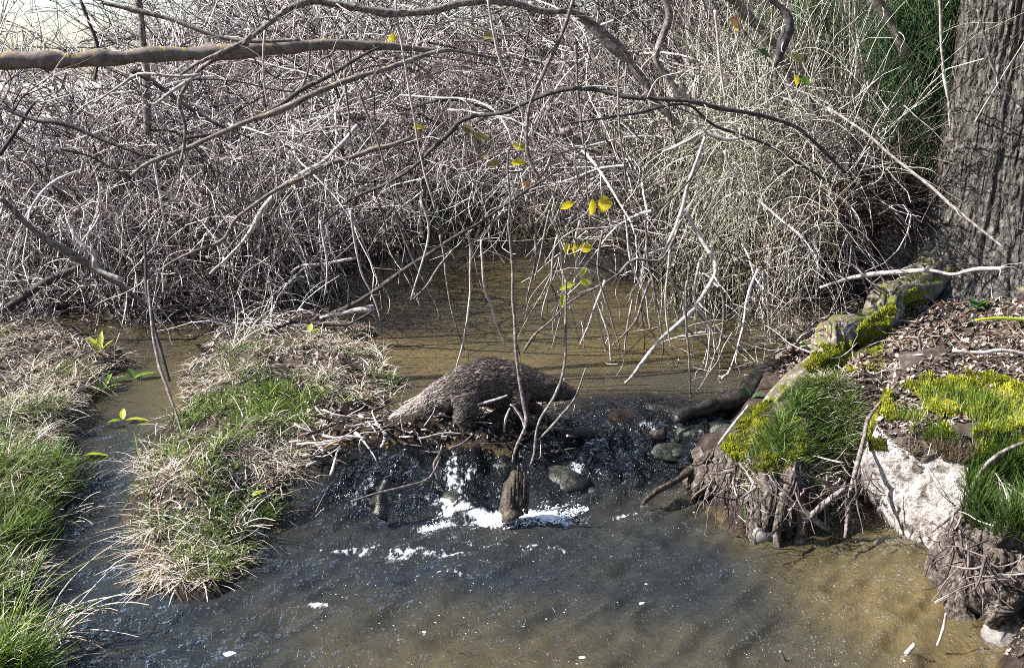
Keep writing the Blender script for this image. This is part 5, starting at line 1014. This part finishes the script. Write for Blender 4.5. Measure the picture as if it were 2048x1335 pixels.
stick_pile([(780, 850), (1140, 832), (1150, 885), (1000, 900), (800, 905)], 80, .20, 'wet stick poking out of the front face of the dam', 'sticks on the front of the dam', ['wet', 'twig', 'twig_dark', 'stump', 'bark_pale'], z0=-.05, zr=.09, w0=.0045)
litter('wet brown leaves caught on the front of the dam', [(780, 850), (1140, 832), (1150, 880), (1000, 890), (800, 900)], 900, .024)
for k, (pts, l) in enumerate([([(1050, 868), (1046, 840), (1030, 815), (1020, 808)], 'bent twig on the dam under the animal\'s chest'), ([(1008, 855), (1012, 835), (1020, 815)], 'short twig standing on the dam under the animal\'s chest'), ([(795, 855), (825, 870), (855, 882)], 'pale twig fanning right from the tail tip'),
        ([(790, 850), (818, 862), (815, 890)], 'pale twig hanging from the dam under the tail'), ([(940, 812), (985, 800), (1015, 790)], 'straight pale twig under the animal\'s belly')]):
    B('dam_twig', pts, 4.55, [4, 6, 4], 'bark_pale', l, 'twig', S=6)
litter('dark and pale debris packed into the dam', DP, 1400, .02)
# little twigs strewn on the banks
def strew(pl, n, L, label, group, mats, w0=.0028):
    p, nn = castpx(pl, n)
    for i in range(n):
        az = rng.uniform(0, 3.14); l = L*rng.uniform(.4, 1.3); d = np.array([[math.cos(az), math.sin(az), rng.normal()*.12]])
        P, R = grow((p[i]+np.array([0, 0, .015]))[None], d, np.array([l]), 8, .12, .0, np.array([w0*rng.uniform(.6, 1.6)]), w0*.4); g = gh(P[..., 0], P[..., 1])+.008; P[..., 2] = np.maximum(P[..., 2], g)
        V, F, t, idn, tri = tube_arrays(P, R, 5, cap=True); mesh_obj('fallen_twig', V, F, M[mats[int(rng.integers(len(mats)))]], tri=tri, label=label, cat='twig', group=group, attrs=dict(rnd=np.full(len(V), rng.uniform(.2, 1)), tt=t))
strew([(1620, 600), (1800, 520), (2060, 520), (2060, 760), (1780, 770), (1620, 760)], 90, .22, 'small twig lying in the leaf litter under the poplar', 'twigs strewn under the poplar', ['twig', 'bark_pale', 'twig_dark', 'twig_red'])
strew([(1450, 930), (1700, 880), (1740, 1060), (1500, 1070)], 40, .14, 'small twig lying on the rooty bank', 'twigs strewn on the rooty bank', ['twig', 'bark_grey', 'twig_dark'])
strew([(1880, 1020), (2060, 960), (2080, 1280), (1950, 1230)], 30, .2, 'small twig lying on the bottom right bank', 'twigs strewn at the bottom right', ['twig', 'bark_grey', 'twig_dark'])
strew([(300, 1000), (520, 700), (780, 720), (640, 920), (450, 1160)], 70, .16, 'small dry twig lying on the grassy islet', 'twigs strewn on the islet', ['twig', 'bark_pale', 'dead'])
strew([(-40, 700), (200, 740), (100, 920), (-40, 920)], 35, .18, 'small dry twig lying on the left bank', 'twigs strewn on the left bank', ['twig', 'bark_pale', 'dead'])

# foam bits drifting and bursting drops
def bubbles(pl, n, s0, s1, label=None, flat=.35, zup=.0, name='foam_bubbles'):
    r = in_poly(pl, n); z = .0; p = onz(r[:, 0], r[:, 1], 0.0); p[:, 2] = water_level(p[:, 0], p[:, 1])+.004
    p[:, 2] += np.abs(rng.normal(size=n))*zup
    bm = bmesh.new(); bmesh.ops.create_icosphere(bm, subdivisions=1, radius=1.0); v = np.array([q.co[:] for q in bm.verts]); T_ = np.array([[q.index for q in f.verts] for f in bm.faces]); bm.free()
    s = rng.uniform(s0, s1, n)**1; V = v[None]*s[:, None, None]*np.array([1.3, 1, flat])+p[:, None]; T2 = (T_[None]+np.arange(n)[:, None, None]*len(v)).reshape(-1, 3)
    mesh_obj(name, V.reshape(-1, 3), None, M['foam'], tri=T2, label=label, cat='foam', kind='stuff', origin=p[0])
bubbles([(970, 1050), (1010, 1030), (1150, 1012), (1180, 1022), (1120, 1048), (1010, 1065)], 1500, .001, .0042, 'bright white foam under the right half of the cascade', .8, .008)
bubbles([(835, 1070), (860, 1045), (930, 1028), (965, 1032), (900, 1055), (860, 1075)], 450, .001, .0035, 'white foam under the left half of the cascade', .8, .006)
bubbles([(900, 900), (1300, 880), (1320, 960), (1150, 1020), (860, 1010)], 280, .0007, .0026, 'glittering drops scattered over the cascade', .9, .014)
bubbles([(700, 1130), (1200, 1080), (1300, 1200), (900, 1300), (620, 1260)], 120, .001, .0032, 'tiny foam specks drifting below the cascade')
bubbles([(1040, 860), (1130, 835), (1130, 880), (1060, 890)], 160, .0015, .004, 'splashing drops where water runs off beneath the animal\'s head', .9, .012)
for k, (px, py, s, l) in enumerate([(1372, 1045, .016, 'largest white foam fleck floating before the rooty bank'), (1285, 1207, .012, 'oval foam fleck floating in the lower middle'), (1265, 1168, .011, 'foam fleck in the middle of the lower stream'), (845, 1265, .014, 'foam fleck in the bottom middle water'),
        (1250, 1167, .006, 'tiny foam fleck left of a larger one'), (1165, 1315, .011, 'foam fleck by the bottom edge'), (460, 1308, .02, 'bright foam cluster in the bottom left water'), (1292, 1168, .007, 'small foam fleck right of a larger one'), (1388, 1025, .005, 'tiny foam fleck beside the largest one')]):
    c = onz(px, py, .002); rock('foam_fleck', (c[0], c[1], .004), (s, s*.75, s*.2), l, 'foam', 'foam', sub=2, cuts=0, rough=.1, seed=60+k, planes=[((0, 0, -1), .6)])

# ------------------------------------------------------------------ the animal on the dam
def mongoose():
    Y0 = 4.66
    def p(px, py, dy=0.0): return at(px, py, Y0+dy)
    e = empty('mongoose', p(960, 850), label='grizzled brown mongoose with a long tail crossing the dam to the right', cat='animal')
    # spine stations: centre px,py, half height px, half width px
    st = [(1153, 787, 6, 6), (1143, 786, 12, 11), (1128, 783, 17, 16), (1110, 779, 23, 20), (1092, 776, 26, 22), (1070, 772, 31, 26), (1040, 767, 40, 33), (1010, 765, 46, 38), (975, 762, 47, 42), (940, 770, 42, 43), (905, 783, 34, 36), (880, 793, 28, 26), (855, 806, 22, 19), (830, 818, 17, 13), (805, 829, 12, 9), (783, 840, 7, 5)]
    sc_ = 5.0/FPX*.98; a = np.arange(20)/20*2*np.pi
    cs = np.array([list(p(s[0], s[1]))+[s[2]*sc_, s[3]*sc_] for s in st]); cs = catmull(cs, 60); rings = cs.shape[0]
    V = []; 
    T = nrm(np.gradient(cs[:, :3], axis=0)); up = nrm(np.array([0, 0, 1])-T*T[:, 2:3]); sd_ = np.cross(T, up)
    V = cs[:, None, :3]+np.cos(a)[None, :, None]*sd_[:, None]*cs[:, None, 4:5]+np.sin(a)[None, :, None]*up[:, None]*cs[:, None, 3:4]
    def tri_tube(V, n, m):
        i = np.arange(n-1)[:, None]*m; k = np.arange(m)[None]; k2 = (k+1) % m; return np.stack([i+k, i+k2, i+m+k2, i+m+k], -1).reshape(-1, 4)
    parts = []
    def add(Vr):
        n, m, _ = Vr.shape; F = tri_tube(Vr, n, m); c0, c1 = Vr[0].mean(0), Vr[-1].mean(0); base = n*m
        tr = [[base, (q+1) % m, q] for q in range(m)]+[[base+1, (n-1)*m+q, (n-1)*m+(q+1) % m] for q in range(m)]
        parts.append((np.concatenate([Vr.reshape(-1, 3), [c0, c1]]), F.tolist(), tr))
    add(V)
    def leg(pts, rr):
        c = catmull(np.array([list(p(*q[:2], q[2]))+[r*sc_] for q, r in zip(pts, rr)]), 22); T = nrm(np.gradient(c[:, :3], axis=0)); s1 = nrm(np.cross(T, np.array([.1, 1, .05]))); s2 = np.cross(T, s1); b_ = np.arange(14)/14*2*np.pi
        add(c[:, None, :3]+(np.cos(b_)[None, :, None]*s1[:, None]+np.sin(b_)[None, :, None]*s2[:, None])*c[:, None, 3:4])
    leg([(935, 790, -.07), (938, 815, -.09), (925, 832, -.09), (930, 846, -.09), (946, 851, -.09)], [26, 20, 11, 8, 6])
    leg([(910, 795, .07), (905, 820, .09), (885, 836, .09), (893, 848, .09), (908, 851, .09)], [24, 18, 10, 8, 6])
    leg([(1045, 782, -.05), (1042, 808, -.07), (1050, 828, -.07), (1056, 842, -.07), (1070, 847, -.07)], [20, 14, 9, 8, 6])
    leg([(1050, 785, .05), (1060, 808, .06), (1078, 820, .06), (1088, 834, .06), (1100, 840, .06)], [18, 13, 9, 8, 6])
    me = bpy.data.meshes.new('body'); vv = []; ff = []; off = 0
    for v, f, tr in parts: vv += v.tolist(); ff += [[q+off for q in r] for r in f]+[[q+off for q in r] for r in tr]; off += len(v)
    o0 = np.array(e.location); me.from_pydata([tuple(np.array(v)-o0) for v in vv], [], ff)
    tmp = bpy.data.objects.new('tmp_body', me); C.objects.link(tmp); bm = bmesh.new(); bm.from_mesh(me); bmesh.ops.recalc_face_normals(bm, faces=bm.faces); bm.to_mesh(me); bm.free()
    r = tmp.modifiers.new('r', 'REMESH'); r.mode = 'VOXEL'; r.voxel_size = .0055; s = tmp.modifiers.new('s', 'SMOOTH'); s.factor = .5; s.iterations = 5
    dg = bpy.context.evaluated_depsgraph_get(); dg.update(); nm = bpy.data.meshes.new_from_object(tmp.evaluated_get(dg)); bpy.data.objects.remove(tmp)
    nm.name = 'body'; nm.materials.clear(); nm.materials.append(M['coat']); nm.polygons.foreach_set('use_smooth', np.ones(len(nm.polygons), bool))
    body = bpy.data.objects.new('body', nm); C.objects.link(body); body.parent = e
    # fur
    n = len(nm.vertices); co = np.empty(n*3, np.float32); nm.vertices.foreach_get('co', co); co = co.reshape(-1, 3)+o0
    no = np.empty(n*3, np.float32); nm.vertices.foreach_get('normal', no); no = no.reshape(-1, 3)
    ntot = 70000; i = rng.integers(0, n, ntot); b0 = co[i]+rng.normal(size=(ntot, 3))*.0025
    # direction: swept back towards the tail
    xs = cs[:, 0]; order = np.argsort(xs); tx = np.stack([np.interp(b0[:, 0], xs[order], T[order, q]) for q in range(3)], -1)
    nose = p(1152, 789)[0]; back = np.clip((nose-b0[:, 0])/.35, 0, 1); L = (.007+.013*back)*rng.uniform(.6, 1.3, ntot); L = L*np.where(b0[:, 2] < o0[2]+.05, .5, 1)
    d = nrm(no[i]*(.10)+tx*1.0+rng.normal(size=(ntot, 3))*.08); sag = np.array([0, 0, -.25])
    P = np.stack([b0-no[i]*.002, b0+(d+sag*.4)*L[:, None]], 1); R = np.stack([np.full(ntot, .00085), np.full(ntot, .0002)], 1)
    V, F, t, idn, _ = tube_arrays(P, R, 3)
    tailish = np.clip((p(930, 0)[0]-b0[:, 0])/.35, 0, 1)  # rump and tail hairs turn paler: sunlight put into the fur colour
    base = np.clip(.18+1.0*tailish+.12*fbm(b0[:, 0]*30, b0[:, 2]*30, s=80), 0, 1)
    rv = np.where(rng.uniform(size=ntot) < .26+.5*tailish, rng.uniform(.75, 1, ntot)*(.85+.5*tailish), base*rng.uniform(.4, 1, ntot)); spk = .5+.5*noise(b0[:, 0]*150, b0[:, 1]*150, b0[:, 2]*170, 83); rv = rv*(.55+.7*spk); rv = rv*(.3+.7*np.clip(back*1.25, 0, 1))  # darker towards the head: dark face, plus shade painted into the coat
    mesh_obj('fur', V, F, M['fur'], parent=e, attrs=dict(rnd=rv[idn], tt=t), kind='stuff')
    # face
    def ball(name, c, dim, mat, rot=None):
        bm = bmesh.new(); bmesh.ops.create_uvsphere(bm, u_segments=14, v_segments=9, radius=1.0); v = np.array([q.co[:] for q in bm.verts])*np.array(dim); f = [[q.index for q in x.verts] for x in bm.faces]; bm.free()
        if rot: cr, sr = math.cos(rot), math.sin(rot); v = np.stack([v[:, 0]*cr-v[:, 2]*sr, v[:, 1], v[:, 0]*sr+v[:, 2]*cr], -1)
        m_ = bpy.data.meshes.new(name); m_.from_pydata((v+np.array(c)-o0).tolist(), [], f); m_.materials.append(M[mat]); m_.polygons.foreach_set('use_smooth', np.ones(len(f), bool)); q = bpy.data.objects.new(name, m_); C.objects.link(q); q.parent = e; return q
    ball('nose', p(1153, 788), (.009, .008, .007), 'skin_dark')
    for s_ in (-1, 1):
        ball('eye', p(1125, 777, s_*.026), (.006, .005, .006), 'eye')
        ball('ear', p(1094, 764, s_*.046), (.015, .006, .013), 'ear', .3)
        ball('ear', p(1095, 765, s_*.050), (.008, .004, .008), 'stone_pale', .3) if False else None
    for (px, py, dy) in ((950, 852, -.09), (912, 852, .09), (1074, 848, -.07), (1104, 841, .06)):
        for q in range(4):
            c = p(px, py, dy+(q-1.5)*.007); P = np.array([[c+np.array([-.012, 0, .004]), c+np.array([.002, 0, .004]), c+np.array([.012, 0, -.004])]]); V, F, t, idn, tri = tube_arrays(P, np.array([[.005, .0045, .0012]]), 6, cap=True); mesh_obj('toe', V, F, M['claw'], parent=e, tri=tri)
mongoose()
